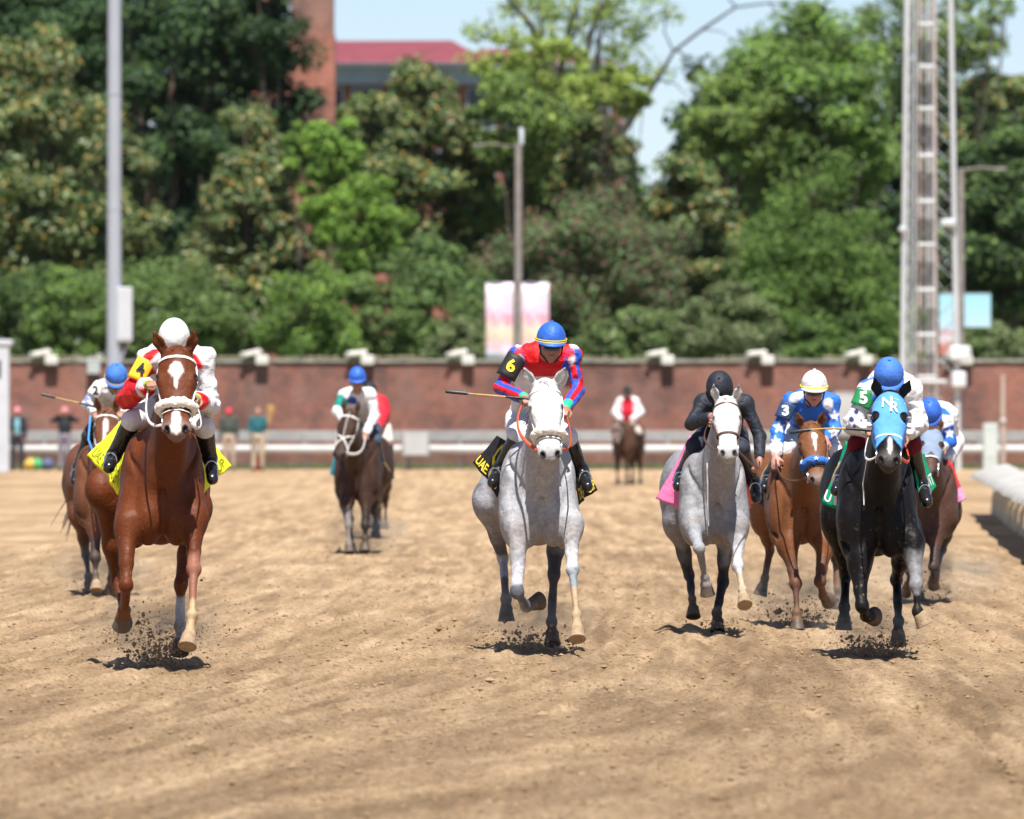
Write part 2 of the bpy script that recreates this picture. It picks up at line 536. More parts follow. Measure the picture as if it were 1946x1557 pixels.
    n1 = vnoise(V, .22, 1) + .5 * vnoise(V, .07, 2)
    C *= (1 + .30 * n1)[:, None]
    if s.get('dapple'):
        dp = np.clip((vnoise(V, .045, 5) + .1) * 3, 0, 1) * np.clip((1.35 * sc - V[:, 2]) * 1.5 + vnoise(V, .3, 3), 0, .6)
        C = C * (1 - dp[:, None] * .35)
    def blend(w, c):
        nonlocal C
        w = np.clip(w, 0, 1)[:, None]; C = C * (1 - w) + np.array(c) * w
    pt = s.get('points')
    bot = zc
    if s.get('grey'):
        w = np.clip((bot + .22 - V[:, 2] + vnoise(V, .1, 8) * .25) / .25, 0, 1) * (V[:, 2] > bot - .05)
        blend(w * .55, (.24, .19, .15))
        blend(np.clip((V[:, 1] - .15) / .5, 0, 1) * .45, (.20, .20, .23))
    spk = np.clip((vnoise(V, .012, 21) - .34) * 9, 0, 1) * np.clip((1.3 - V[:, 2]) * 1.2, 0, 1)
    blend(spk * .5, (.34, .25, .15))
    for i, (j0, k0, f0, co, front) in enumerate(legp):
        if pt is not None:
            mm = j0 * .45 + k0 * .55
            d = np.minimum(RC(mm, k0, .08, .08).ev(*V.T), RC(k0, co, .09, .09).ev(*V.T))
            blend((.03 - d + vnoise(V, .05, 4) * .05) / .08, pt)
    for lg, a0, a1, c in s.get('socks_and_shading', []):  # leg markings and wraps, plus sunlight and shade painted into single legs
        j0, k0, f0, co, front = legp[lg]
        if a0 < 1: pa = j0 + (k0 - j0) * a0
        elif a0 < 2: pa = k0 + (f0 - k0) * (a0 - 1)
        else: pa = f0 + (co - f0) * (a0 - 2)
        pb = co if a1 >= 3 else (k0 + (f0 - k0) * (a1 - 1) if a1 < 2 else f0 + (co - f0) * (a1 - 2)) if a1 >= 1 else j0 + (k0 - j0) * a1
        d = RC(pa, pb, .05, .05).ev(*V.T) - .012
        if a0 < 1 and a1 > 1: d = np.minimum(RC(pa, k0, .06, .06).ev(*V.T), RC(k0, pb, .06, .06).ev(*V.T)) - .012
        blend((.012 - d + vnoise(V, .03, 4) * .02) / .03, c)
    # face
    hp = (V - poll) / hs
    X, Aa, Ff = (hp @ hl) / hw, hp @ ha, hp @ hf
    inhead = (Aa > -.05) & (Aa < .7) & (np.abs(X) < .15) & (Ff > -.26) & (Ff < .08)
    if s.get('face') is not None: blend(inhead * np.clip((Ff + .22) / .12, 0, 1) * .9, s['face'])
    if s.get('muzzle') is not None:
        blend(inhead * np.clip((Aa - .46 + .04 * vnoise(V, .03, 6)) / .07, 0, 1) * .85, s['muzzle'])
    if s.get('star'):
        for (x0, a0, wx, wa) in s['star']:
            d = np.sqrt(((X - x0) / wx) ** 2 + ((Aa - a0) / wa) ** 2) - 1 + vnoise(V, .02, 7) * .3
            blend(inhead * (Ff > -.12) * np.clip(.5 - d * 3, 0, 1), s.get('starcol', (.72, .68, .64)))
    for q in (-1, 1):
        d = EL(H(q * .044, .562, -.035), np.array([.022, .031, .035]) * hs, hr).ev(*V.T)
        blend(np.clip(.5 - d / .008, 0, 1) * .97, (.008, .006, .006))
        d = EL(H(q * .090, .185, -.048), np.array([.022, .028, .030]) * hs, hr).ev(*V.T)
        blend(np.clip(.5 - d / .012, 0, 1) * .9, (.012, .008, .008))
    for p in head:
        if p.g == 'ear' and p.sub: blend(np.clip(.6 - p.ev(*V.T) / .008, 0, 1) * .6, base * .35)
    if s.get('dusty', .0):
        for (j0, k0, f0, co, front) in legp:
            d = RC(f0, co, .05, .06).ev(*V.T)
            blend((.03 - d) / .08 * s['dusty'], (.30, .21, .12))
    me = np_mesh('horse_body', V, F, np.clip(C, 0.004, .9))
    body = link('body', me, M['coat_grey'] if s.get('grey') else M['coat_black'] if s.get('black') else M['coat'], root)
    # hooves
    for i, (co, d, h0) in enumerate(hooves):
        mb = MB(); fl = s.get('flat', ())
        ax = norm(d)
        if i in fl: ax = norm((0, -.45, -1))
        n = 16; sx = norm(side - ax * np.dot(side, ax)); sy = np.cross(ax, sx)
        rings = []
        for (t, r) in ((-.012, .036), (0.0, .045), (.02, .048), (.055, .056), (.082, .062), (.086, .058)):
            rings.append([co + ax * t * sc + sx * math.cos(2 * math.pi * k / n) * r * sc + sy * math.sin(2 * math.pi * k / n) * r * 1.12 * sc for k in range(n)])
        Vv = [p for r in rings for p in r]
        Ff_ = [(a * n + k, a * n + (k + 1) % n, (a + 1) * n + (k + 1) % n, (a + 1) * n + k) for a in range(5) for k in range(n)]
        Vv.append(co + ax * .072 * sc); Ff_ += [(5 * n + k, 5 * n + (k + 1) % n, 6 * n) for k in range(n)]
        mb.add(Vv, Ff_)
        mb.build('hoof', M['hoof_dusty'] if i in s.get('dustyhoof', ()) else M['hoof'], root, smooth=True)
    for q in (-1, 1):
        e = MB(); c = H(q * .086, .185, -.052); R = .0185 * hs
        vv = []; ff = []
        for a in range(7):
            for b in range(10):
                th = math.pi * (a + .5) / 7; ph = 2 * math.pi * b / 10
                vv.append(c + R * np.array([math.sin(th) * math.cos(ph), math.sin(th) * math.sin(ph), math.cos(th)]))
        for a in range(6):
            for b in range(10): ff.append((a * 10 + b, a * 10 + (b + 1) % 10, (a + 1) * 10 + (b + 1) % 10, (a + 1) * 10 + b))
        e.add(vv, ff).build('eye', M['eye'], root, smooth=True)
    hair = M[s.get('hair', 'hair_dark')]
    # mane along the crest and forelock
    mb = MB(); rg = np.random.default_rng(int(s['cx']))
    for t in np.linspace(0.0, 1, 46):
        b = H(0, -.01, -.10) * (1 - t) + T(0, -.02, 1.52) * t
        b = b + np.array([0, 0, .03 * math.sin(t * 3.1)])
        sd = s.get('mane', 1)
        for _ in range(2):
            d = norm(np.array([sd * rg.uniform(.5, 1.1), rg.normal(0.3, .3), rg.uniform(-.5, .3)])); L = rg.uniform(.07, .13) * sc
            mb.tube([b, b + d * L * .5 + np.array([0, 0, .01]), b + d * L + np.array([0, 0, -.05])], [.009, .007, .002], 4, flat=.5)
    mb.build('mane', hair, root, smooth=True)
    mb = MB()
    for _ in range(int(s.get('forelock', 14))):
        b = H(rg.uniform(-.025, .025), rg.uniform(-.02, .02), -.01); d = ha * rg.uniform(.03, s.get('forelen', .07)) + hl * rg.normal(0, .018) + hf * .012
        mb.tube([b, b + d * .5 + hf * .012, b + d], [.008, .006, .001], 4, flat=.5)
    if mb.v: mb.build('forelock', hair, root, smooth=True)
    tb = T(0, 1.48, 1.36)
    td = s.get('taildir', (0, 1, -.2))
    strand_bundle(tb, td, .62 * sc, 60, .05, .014, droop=.5, seed=int(s['cx'])).build('tail', hair, root, smooth=True)
    # ------------- bridle
    def ring(a, ang0, ang1, n=20, tilt=0.0, off=.004, depth=-.085, prims=None):
        angs = np.radians(np.linspace(ang0, ang1, n))
        c0 = H(0, a, depth); out = []
        rr = np.linspace(.02, .26, 97) * hs
        for t in angs:
            d = norm(hf * math.cos(t) + hl * math.sin(t) + ha * tilt * math.cos(t))
            pts = c0 + d * rr[:, None]
            v = evp(prims or headonly, pts)
            inside = np.where(v < off)[0]
            r = rr[min(inside[-1] + 1, 96)] if len(inside) else .05
            out.append(c0 + d * r)
        return out
    strap = M[s.get('strap', 'white_strap')]
    br = MB()
    br.tube(ring(.055, -105, 105, 22), .0115, 6, flat=.45).build('browband', strap, root, smooth=True)
    for q in (-1, 1):
        pts = [ring(a, q * g, q * g + .01, 1)[0] for a, g in ((.03, 100), (.10, 98), (.2, 100), (.3, 95), (.4, 88), (.46, 85))]
        MB().tube(pts, .009, 6, flat=.5).build('cheekpiece', strap, root, smooth=True)
        c = ring(.50, q * 88, q * 88 + .01, 1)[0]
        circ = [c + (ha * math.cos(t) * .034 + norm(hf * .6 + up * .4) * math.sin(t) * .034) for t in np.linspace(0, 2 * math.pi, 15)]
        MB().tube(circ, .0045, 6, cap=False).build('bit_ring', M['steel'], root, smooth=True)
    nbk = s.get('noseband', 'strap')
    if nbk in ('fleece', 'blue_fleece'):
        pts = ring(.40, -112, 112, 30, tilt=-.18, off=.018)
        rr = [.034 * (.72 + .28 * math.cos(math.radians(a) * .75)) * (1 + .10 * math.sin(i * 2.1)) for i, a in enumerate(np.linspace(-112, 112, 30))]
        mb = MB().tube(pts, rr, 12)
        o = mb.build('sheepskin_noseband', M[nbk], root, smooth=True)
        v = np.array([q.co[:] for q in o.data.vertices]); nn = np.array([q.normal[:] for q in o.data.vertices])
        v += nn * (vnoise(v, .018, 3) * .022)[:, None]; o.data.vertices.foreach_set('co', v.astype(np.float32).ravel()); o.data.update()
        MB().tube(ring(.445, -110, 110, 24, tilt=-.2), .007, 6, flat=.5).build('noseband_strap', strap, root, smooth=True)
    elif nbk == 'figure8':
        for q in (-1, 1):
            MB().tube([ring(a, g, g + .01, 1)[0] for a, g in ((.28, q * 85), (.31, q * 45), (.345, 0), (.40, -q * 40), (.47, -q * 75), (.50, -q * 110))], .010, 6, flat=.5).build('figure_eight_strap', strap, root, smooth=True)
    else:
        MB().tube(ring(.36, -150, 150, 26, tilt=-.1), s.get('nbr', .010), 6, flat=.5).build('noseband', strap, root, smooth=True)
    MB().tube(ring(.535, 100, 260, 14), .006, 6, flat=.5).build('chin_strap', strap, root, smooth=True)
    # ------------- saddle and girth
    sad = [EL(T(0, .48, 1.545), np.array([.13, .20, .035]) * sc, hx, .03), RC(T(-.12, .45, 1.50), T(-.27, .42, 1.22), .03, .02, .03, 1, 3, side), RC(T(.12, .45, 1.50), T(.27, .42, 1.22), .03, .02, .03, 1, 3, side)]
    V2, F2 = skin(sad, .02)
    link('saddle', np_mesh('saddle', V2, F2), M['dark_leather'], root)
    for pad in [s.get('pad')]:
        if pad:
            pts = []
            for t in np.linspace(-1, 1, 21):
                an = t * 1.35
                pts.append(T(math.sin(an) * .275, .16 + .10 * abs(t), 1.24 + .31 * math.cos(an)))
            MB().tube(pts, .028, 8, flat=.7).build('saddle_pad', M[pad], root, smooth=True)
    # breastplate / martingale line round the chest
    def onbody(px, py, yoff=0):       # march along the view ray to the body surface
        a = P(px, py, D - 1.6) - rootw; b = P(px, py, D + .9) - rootw
        t = np.linspace(0, 1, 400)[:, None]; pts = a + (b - a) * t
        v = evp(pr, pts); i = np.where(v < 0)[0]
        return (pts[max(i[0] - 2, 0)] if len(i) else pts[200])
    for (name, mk, r, path) in s.get('straps', []):
        MB().tube([onbody(path[i][0] * (1 - t) + path[i + 1][0] * t, path[i][1] * (1 - t) + path[i + 1][1] * t) for i in range(len(path) - 1) for t in np.linspace(0, 1, 9)[:(9 if i == len(path) - 2 else 8)]], r, 6, flat=.6).build(name, M[mk], root, smooth=True)
    # ------------- saddle cloth
    for i, c in enumerate(s.get('cloth', [])):
        saddle_cloth(s, root, Q, c, i)
    for ch in root.children:
        if ch.name.split('.')[0] in ('mane', 'forelock', 'tail'): ch['kind'] = 'stuff'
    return dict(root=root, rootw=rootw, H=H, hw=hw, T=T, Q=Q, ring=ring, head=headonly, hl=hl, ha=ha, hf=hf, hs=hs, pr=pr, D=D, bits=[ring(.50, q * 88, q * 88 + .01, 1)[0] for q in (-1, 1)])

def norm_frame(x, a, f):
    x = norm(x); a = norm(a - x * np.dot(a, x)); return [x, a, np.cross(x, a)]

def text_mesh(s, bold=.0, spacing=1.0):
    cu = bpy.data.curves.new('lettering', 'FONT'); cu.body = s; cu.size = 1.0; cu.offset = bold; cu.space_character = spacing; cu.resolution_u = 3
    o = bpy.data.objects.new('lettering', cu); COL.objects.link(o)
    dg = bpy.context.evaluated_depsgraph_get()
    me = bpy.data.meshes.new_from_object(o.evaluated_get(dg))
    bpy.data.objects.remove(o); bpy.data.curves.remove(cu)
    V = np.array([v.co[:] for v in me.vertices]); F = [tuple(p.vertices) for p in me.polygons]
    bpy.data.meshes.remove(me)
    V[:, 0] -= V[:, 0].min(); V[:, 1] -= V[:, 1].min()
    w, hh = V[:, 0].max(), V[:, 1].max()
    return V, F, w, hh

def text_on(fn, s, mat, parent, name='lettering', u=(0.1, .9), v=(.1, .3), off=.004, bold=.02, sub=2):
    """lays flat lettering on a surface fn(u, v) -> (point, normal)"""
    V, F, w, hh = text_mesh(s, bold)
    out = []
    for p in V:
        pt, n = fn(u[0] + (u[1] - u[0]) * p[0] / w, v[0] + (v[1] - v[0]) * p[1] / hh)
        out.append(pt + n * off)
    return MB().add(out, F).build(name, mat, parent)

def patch_fn(c, bulge=0.0, wave=0.0):
    c = [np.array(q, float) for q in c]      # (u0v1) top-front, (u1v1) top-back, (u1v0) bottom-back, (u0v0) bottom-front
    nn = norm(np.cross(c[1] - c[0], c[3] - c[0]))
    if nn[1] > 0: nn = -nn
    def f0(u, v):
        p = c[3] * (1 - u) * (1 - v) + c[2] * u * (1 - v) + c[1] * u * v + c[0] * (1 - u) * v
        return p + nn * (bulge * math.sin(math.pi * u) * .6 * (1 - v * .6) + wave * (math.sin(u * 9 + v * 4) * (1 - v) + .6 * math.sin(u * 17 + 2 + v * 6) * (1 - v)))
    def f(u, v):
        p = f0(u, v); a = f0(u + .01, v) - p; b = f0(u, v + .01) - p
        n = norm(np.cross(a, b)); n = n if np.dot(n, nn) > 0 else -n
        return p, n
    return f

def saddle_cloth(s, root, Q, c, i):
    f = patch_fn([Q(*q) for q in c['q']], c.get('bulge', .03), c.get('wave', .012))
    n, m = 28, 22; V = []; C = []
    for a in range(n + 1):
        for b in range(m + 1):
            u, v = a / n, b / m
            p, nr = f(u, v); V.append(p)
            C.append(c['col'](u, v) if callable(c['col']) else c['col'])
    F = []
    for a in range(n):
        for b in range(m):
            k = a * (m + 1) + b; F.append((k, k + 1, k + m + 2, k + m + 1))
    me = np_mesh('saddle_cloth', np.array(V), np.array(F), np.array(C))
    o = link('saddle_cloth', me, M['cloth'], root)
    md = o.modifiers.new('thickness', 'SOLIDIFY'); md.thickness = .006; md.offset = 0
    for t in c.get('text', []):
        text_on(f, t['s'], t['m'], o, u=t['u'], v=t['v'], off=.006, bold=t.get('bold', .01))
# ------------------------------------------------------------------ people
def hand_prims(w, d, nrm, sc=1.0, g='hand'):
    """palm, four curled fingers of different length and a thumb leaving the side of the palm"""
    d = norm(d); nrm = norm(nrm - d * np.dot(nrm, d)); sd = np.cross(d, nrm); out = []
    pc = w + d * .045 * sc
    out.append(RC(w, w + d * .03 * sc, .024 * sc, .026 * sc, .015, 1.1, .8, sd, g=g))
    out.append(EL(pc, np.array([.040, .045, .019]) * sc, [sd, d, nrm], .015, g=g))
    for i, L in enumerate((.068, .078, .072, .056)):
        b = w + (d * .078 + sd * (.028 - .019 * i)) * sc
        p1 = b + (d * .62 + nrm * .45) * L * .5 * sc
        p2 = p1 + (d * -.1 + nrm * 1.0) * L * .35 * sc
        p3 = p2 + (d * -.8 + nrm * .3) * L * .3 * sc
        out += [RC(b, p1, .0095 * sc, .009 * sc, .004, g=g), RC(p1, p2, .009 * sc, .0085 * sc, .004, g=g), RC(p2, p3, .0085 * sc, .007 * sc, .004, g=g)]
    b = w + (d * .03 + sd * .036) * sc
    p1 = b + (d * .6 + sd * .5 + nrm * .5) * .034 * sc; p2 = p1 + (d * .6 - sd * .1 + nrm * .7) * .03 * sc
    out += [RC(b, p1, .012 * sc, .0105 * sc, .008, g=g), RC(p1, p2, .010 * sc, .008 * sc, .004, g=g)]
    return out

def head_prims(c, up, face, k=1.0):
    up = norm(up); face = norm(face - up * np.dot(face, up)); lt = np.cross(face, up)
    if lt[0] < 0: lt = -lt
    def h(x, f, u): return c + (lt * x + face * f + up * u) * k
    R = [lt, face, up]
    p = [EL(h(0, -.01, .03), np.array([.074, .092, .085]) * k, R, .02, g='head'),
         EL(h(0, .025, -.035), np.array([.060, .066, .078]) * k, R, .03, g='head'),
         EL(h(0, .060, -.092), np.array([.026, .024, .022]) * k, R, .03, g='head'),
         RC(h(0, .082, .012), h(0, .106, -.030), .008 * k, .014 * k, .012, g='head'),
         EL(h(0, .083, -.062), np.array([.024, .012, .010]) * k, R, .01, g='head'),
         RC(h(-.032, .072, .022), h(.032, .072, .022), .012 * k, .012 * k, .015, g='head')]
    for q in (-1, 1):
        p.append(EL(h(q * .076, -.005, -.005), np.array([.009, .020, .032]) * k, R, .008, g='head'))
        p.append(EL(h(q * .042, .055, -.035), np.array([.022, .022, .022]) * k, R, .02, g='head'))
        p.append(EL(h(q * .030, .086, .004), np.array([.014, .010, .009]) * k, R, .008, sub=True, g='head'))
    return p, h, R

def dome(h, rx, ry, rz, parent, mat, ridge=.003, peak=True, peakmat=None, button=True, cols=None, k=1.0, low=.004, name='helmet'):
    """riding helmet with a six-panel cap, brim and button"""
    V = []; F = []; n = 36; m = 12
    for a in range(m + 1):
        th = (math.pi * .5 + .10) * (1 - a / m)
        for b in range(n):
            ph = 2 * math.pi * b / n
            r = 1 + ridge * 6 * abs(math.cos(3 * ph)) ** 6 * math.sin(th)
            V.append(h(math.sin(th) * math.cos(ph) * rx * r, math.sin(th) * math.sin(ph) * ry * r - .008, math.cos(th) * rz + low + .035))
    for a in range(m):
        for b in range(n): F.append((a * n + b, a * n + (b + 1) % n, (a + 1) * n + (b + 1) % n, (a + 1) * n + b))
    # inner closing
    b0 = len(V); V.append(h(0, 0, low + .02)); F += [((b + 1) % n, b, b0) for b in range(n)]
    o = MB().add(V, F).build(name, mat, parent, smooth=True)
    if peak:
        mb = MB(); pv = []; na = 15; nr = 6
        for i in range(na):
            t = math.radians(-78 + 156 * i / (na - 1))
            for j in range(nr):
                q = j / (nr - 1); e = .034 * math.cos(t * .98) ** .7 * q
                pv.append(h(math.sin(t) * (rx + e * .6) * 1.0, math.cos(t) * (ry + e * 1.0) - .008, low + .024 - .022 * q * q * math.cos(t)))
        pf = [(i * nr + j, i * nr + j + 1, (i + 1) * nr + j + 1, (i + 1) * nr + j) for i in range(na - 1) for j in range(nr - 1)]
        pk = mb.add(pv, pf).build('peak', peakmat or mat, o, smooth=True)
        md = pk.modifiers.new('thickness', 'SOLIDIFY'); md.thickness = .006
    if button:
        MB().tube([h(0, -.008, rz + low + .028), h(0, -.008, rz + low + .045)], [.014, .008], 8).build('button', mat, o, smooth=True)
    return o

def helmet_band(h, rx, ry, z0, z1, mat, parent, low=.004, name='helmet_band'):
    V = []; n = 40
    for z in (z0, z1):
        for b in range(n):
            ph = 2 * math.pi * b / n
            V.append(h(math.cos(ph) * (rx + .005), math.sin(ph) * (ry + .005) - .008, low + z))
    F = [(b, (b + 1) % n, n + (b + 1) % n, n + b) for b in range(n)]
    o = MB().add(V, F).build(name, mat, parent, smooth=True)
    md = o.modifiers.new('thickness', 'SOLIDIFY'); md.thickness = .004
    return o

def puff(V, N_, amp, scale, seed=1):
    rg_ = .12 - np.abs(vnoise(V * np.array([1, .7, 1.25]), scale * .62, seed + 3))
    return V + N_ * (vnoise(V, scale, seed) * amp + np.minimum(rg_, .10) * amp * 1.5)[:, None]

def vnormals(V, F):
    n = np.cross(V[F[:, 2]] - V[F[:, 0]], V[F[:, 3]] - V[F[:, 1]])
    N_ = np.zeros_like(V)
    for i in range(4): np.add.at(N_, F[:, i], n)
    return N_ / (np.linalg.norm(N_, axis=1)[:, None] + 1e-9)

def garment(prims, h, root, name, mat, base, layers, amp=.008, scale=.09, clip=None):
    V, F = skin(prims, h, clip)
    V = puff(V, vnormals(V, F), amp, scale)
    C = paint(V, base, layers)
    return link(name, np_mesh(name, V, F, C), mat, root)

def star_mask(c, axis_u, axis_v, R, depth=.08):
    c = np.array(c, float); u = norm(axis_u); v = norm(axis_v); w = np.cross(u, v)
    def f(V):
        q = V - c; x, y, z = q @ u, q @ v, q @ w
        r = np.sqrt(x * x + y * y); a = np.arctan2(x, y)
        aa = np.abs(((a + math.pi / 5) % (2 * math.pi / 5)) - math.pi / 5)
        rad = R * .42 / np.maximum(np.cos(math.pi * .30 - aa) / math.cos(0), .3) * 1.0
        rad = R * (.40 + .60 * (1 - aa / (math.pi / 5)) ** 1.5)
        return np.clip(.5 + (rad - r) / .008, 0, 1) * (np.abs(z) < depth)
    return f

def make_rider(s):
    D = s['D']; R0 = P(*s['pelvis'][:2], D + s['pelvis'][2])
    root = empty('person', R0)
    tag(root, s['label'], 'person', s.get('group', 'jockeys riding in the race'))
    def Q(p): return P(p[0], p[1], D + p[2]) - R0
    h = s.get('h', .009)
    S = {k: Q(v) for k, v in s.items() if k in ('pelvis', 'head', 'SL', 'SR', 'EL', 'ER', 'WL', 'WR', 'KL', 'KR', 'AL', 'AR', 'TL', 'TR')}
    b = s.get('b', 1.0)
    for q in ('TL', 'TR'): S[q] = S[q] + np.array([0, -.02, -.035])
    chest = (S['SL'] + S['SR']) / 2
    up = norm(s.get('up', (0, -.55, .83))); face = np.array(s.get('face', (0, -.83, -.55)))
    lat = norm(S['SR'] - S['SL'])
    nk = S['head'] - up * .07 - norm(face) * .02
    mid = (chest * .6 + S['pelvis'] * .4) + np.array([0, 0, s.get('arch', .07)])
    torso = [RC(S['pelvis'] + [0, 0, .02], mid, .125 * b, .135 * b, .06, 1.15, .85, lat, g='t'), RC(mid, chest + [0, .03, -.02], .135 * b, .12 * b, .06, 1.2, .9, lat, g='t'),
             RC(S['SL'], S['SR'], .062 * b, .062 * b, .06, g='t')]
    arms = [RC(S['SL'], S['EL'], .050 * b, .040 * b, .03, g='a'), RC(S['EL'], S['WL'], .043 * b, .028 * b, .02, g='a'),
            RC(S['SR'], S['ER'], .050 * b, .040 * b, .03, g='a'), RC(S['ER'], S['WR'], .043 * b, .028 * b, .02, g='a')]
    hipL = S['pelvis'] - lat * .09 * b + [0, 0, -.02]; hipR = S['pelvis'] + lat * .09 * b + [0, 0, -.02]
    legs = [EL(S['pelvis'], np.array([.16, .14, .13]) * b, None, .05, g='l'), RC(hipL, S['KL'], .092 * b, .060 * b, .05, g='l'), RC(hipR, S['KR'], .092 * b, .060 * b, .05, g='l')]
    calf = [RC(S['KL'], S['AL'], .056 * b, .037 * b, .03, g='c'), RC(S['KR'], S['AR'], .056 * b, .037 * b, .03, g='c')]
    feet = [RC(S['AL'] + norm(S['AL'] - S['TL']) * .03, S['TL'], .036, .030, .03, .95, 1, g='f'), RC(S['AR'] + norm(S['AR'] - S['TR']) * .03, S['TR'], .036, .030, .03, .95, 1, g='f')]
    hp, hh, HR = head_prims(S['head'], up, face)
    neck = [RC(chest + [0, 0, .02], nk, .058 * b, .052 * b, .04, g='n')]
    hands = []
    for W, E, q in ((S['WL'], S['EL'], -1), (S['WR'], S['ER'], 1)):
        d = norm(W - E); hn = s.get('handn', (0, -.1, -1.0))
        hands += hand_prims(W, d * .7 + np.array(s.get('handd', (0, -.5, -.1))) * .5, np.array(hn) + [-q * .25, 0, 0])
    arms_b = [arms[0].grow(-.014), RC(S['EL'], S['EL'] * .2 + S['WL'] * .8, .028, .024, .02), RC(S['EL'] * .2 + S['WL'] * .8, S['WL'], .024, .026 * b, .01), arms[2].grow(-.014), RC(S['ER'], S['ER'] * .2 + S['WR'] * .8, .028, .024, .02), RC(S['ER'] * .2 + S['WR'] * .8, S['WR'], .024, .026 * b, .01)]
    prims = [p.grow(-.020) for p in torso] + arms_b + [p.grow(-.015) for p in legs] + [p.grow(-.006) for p in calf + feet] + neck + hp + hands
    V, F = skin(prims, s.get('hb', h * .8))
    sk = s.get('skincol', (.34, .17, .11))
    lay = []
    for q in (-1, 1):
        lay.append((prim_mask(EL(hh(q * .030, .082, .004), [.015, .012, .006], HR), .003), (.5, .45, .42)))
        lay.append((prim_mask(EL(hh(q * .030, .085, .004), [.006, .012, .006], HR), .003), (.02, .012, .01)))
        lay.append((prim_mask(EL(hh(q * .032, .085, .026), [.020, .015, .004], HR), .003), (.03, .02, .015)))
    lay.append((prim_mask(EL(hh(0, .09, -.060), [.022, .014, .005], HR), .003), (.25, .06, .05)))
    C = paint(V, sk, lay)
    link('body', np_mesh('body', V, F, C), M['skin'], root)
    def G(ps, d): return [p.grow(d) for p in ps]
    amp = s.get('puff', .022)
    # shirt: stops short of the wrist
    wl = RC(S['EL'], S['EL'] * .10 + S['WL'] * .90, .043 * b, .034 * b, .02); wr = RC(S['ER'], S['ER'] * .10 + S['WR'] * .90, .043 * b, .034 * b, .02)
    shirt = G(torso + [arms[0], wl, arms[2], wr], s.get('ease', .014))
    lf = s.get('layers')
    lays = [] if lf is None else lf(S, Q, R0) if lf.__code__.co_argcount == 3 else lf(S, Q)
    sh = garment(shirt, h, root, s.get('topname', 'silks'), M['silk'], s['shirt'], lays, amp, .10)
    garment(G(legs, .012), h, root, 'breeches', M['cloth'], s['pants'], s['players'](S, Q) if 'players' in s else [], .010, .10)
    for q in (0, 1): garment(G([calf[q], feet[q]], .010), h, root, 'boot', M['boot'], (.012, .012, .014), [], .003, .06)
    for nm, mk, a0, a1, r in s.get('cuffs', []):
        for W, E in ((S['WL'], S['EL']), (S['WR'], S['ER'])):
            garment([RC(E * (1 - a0) + W * a0, E * (1 - a1) + W * a1, r, r * .9, .01)], .008, root, nm, M[mk], (.5, .5, .5), [], .003, .05)
    hm = s['helmet']
    if hm:
        ho = dome(hh, .100, .122, .118, root, M[hm['m']], peak=hm.get('peak', True), peakmat=M[hm.get('peakm', hm['m'])])
        for (z0, z1, mk) in hm.get('bands', []): helmet_band(hh, .100, .122, z0, z1, M[mk], ho)
    if s.get('goggles'):
        g = [RC(hh(-.036, .094, -.012), hh(-.014, .106, -.014), .022, .021, .01, 1, .7), RC(hh(.014, .106, -.014), hh(.036, .094, -.012), .021, .022, .01, 1, .7)]
        V2, F2 = skin(g, .006); go = link('goggles', np_mesh('goggles', V2, F2), M['goggle'], root)
        pts = [hh(math.sin(t) * .080, math.cos(t) * .092, .006) for t in np.radians(np.linspace(35, 325, 20))]
        MB().tube(pts, .010, 6, flat=.3).build('goggle_strap', M['black'], go, smooth=True)
    if s.get('chin', True) and hm:
        for q in (-1, 1):
            MB().tube([hh(q * .082, .02, .01), hh(q * .070, .045, -.06), hh(q * .02, .075, -.115)], .006, 6, flat=.5).build('chin_strap', M['black'], root, smooth=True)
    return dict(root=root, S=S, Q=Q, R0=R0, hh=hh, shirt=sh)

def arm_patch(rd, A, B, t0, t1, r, col, mat_text, txt, half=70, ctr=None, flip=False, tilt=0, tsz=.085, tu=(.25, .75), tv=(.22, .78)):
    """number band round the upper arm, facing the camera, with its number"""
    S = rd['S']; a = S[A] * (1 - t0) + S[B] * t0; b_ = S[A] * (1 - t1) + S[B] * t1
    u = norm(b_ - a); f = norm(np.array([0, -1., 0]) - u * np.dot([0, -1., 0], u)); w = np.cross(u, f)
    if w[0] < 0: w = -w
    c0 = math.radians(ctr or 0)
    def fn(x, y):
        t = math.radians((x - .5) * 2 * half) + c0
        n = f * math.cos(t) + w * math.sin(t)
        return a + (b_ - a) * (1 - y) + n * r, n
    V = []; n = 16; m = 6
    for i in range(n + 1):
        for j in range(m + 1): V.append(fn(i / n, j / m)[0])
    F = [(i * (m + 1) + j, i * (m + 1) + j + 1, (i + 1) * (m + 1) + j + 1, (i + 1) * (m + 1) + j) for i in range(n) for j in range(m)]
    o = MB().add(V, F).build('number_band', col, rd['root'], smooth=True)
    md = o.modifiers.new('thickness', 'SOLIDIFY'); md.thickness = .004; md.offset = 0
    mid_ = (a + b_) / 2; tl = math.radians(tilt); ex = np.array([math.cos(tl), 0, math.sin(tl)]); ez = np.array([-math.sin(tl), 0, math.cos(tl)])
    cx0 = fn(.5, .5)[0]
    def ft(x, y):
        p = cx0 + ex * (x - .5) * tsz * .62 + ez * (y - .5) * tsz
        q = p - a; al = np.dot(q, u); base = a + u * al
        dw = np.dot(p - base, w); fo = math.sqrt(max((r + .004) ** 2 - dw * dw, 0))
        n = norm(w * dw + f * fo); return base + w * dw + f * fo, n
    text_on(ft, txt, mat_text, o, 'number', (0, 1), (0, 1), .004, .04)

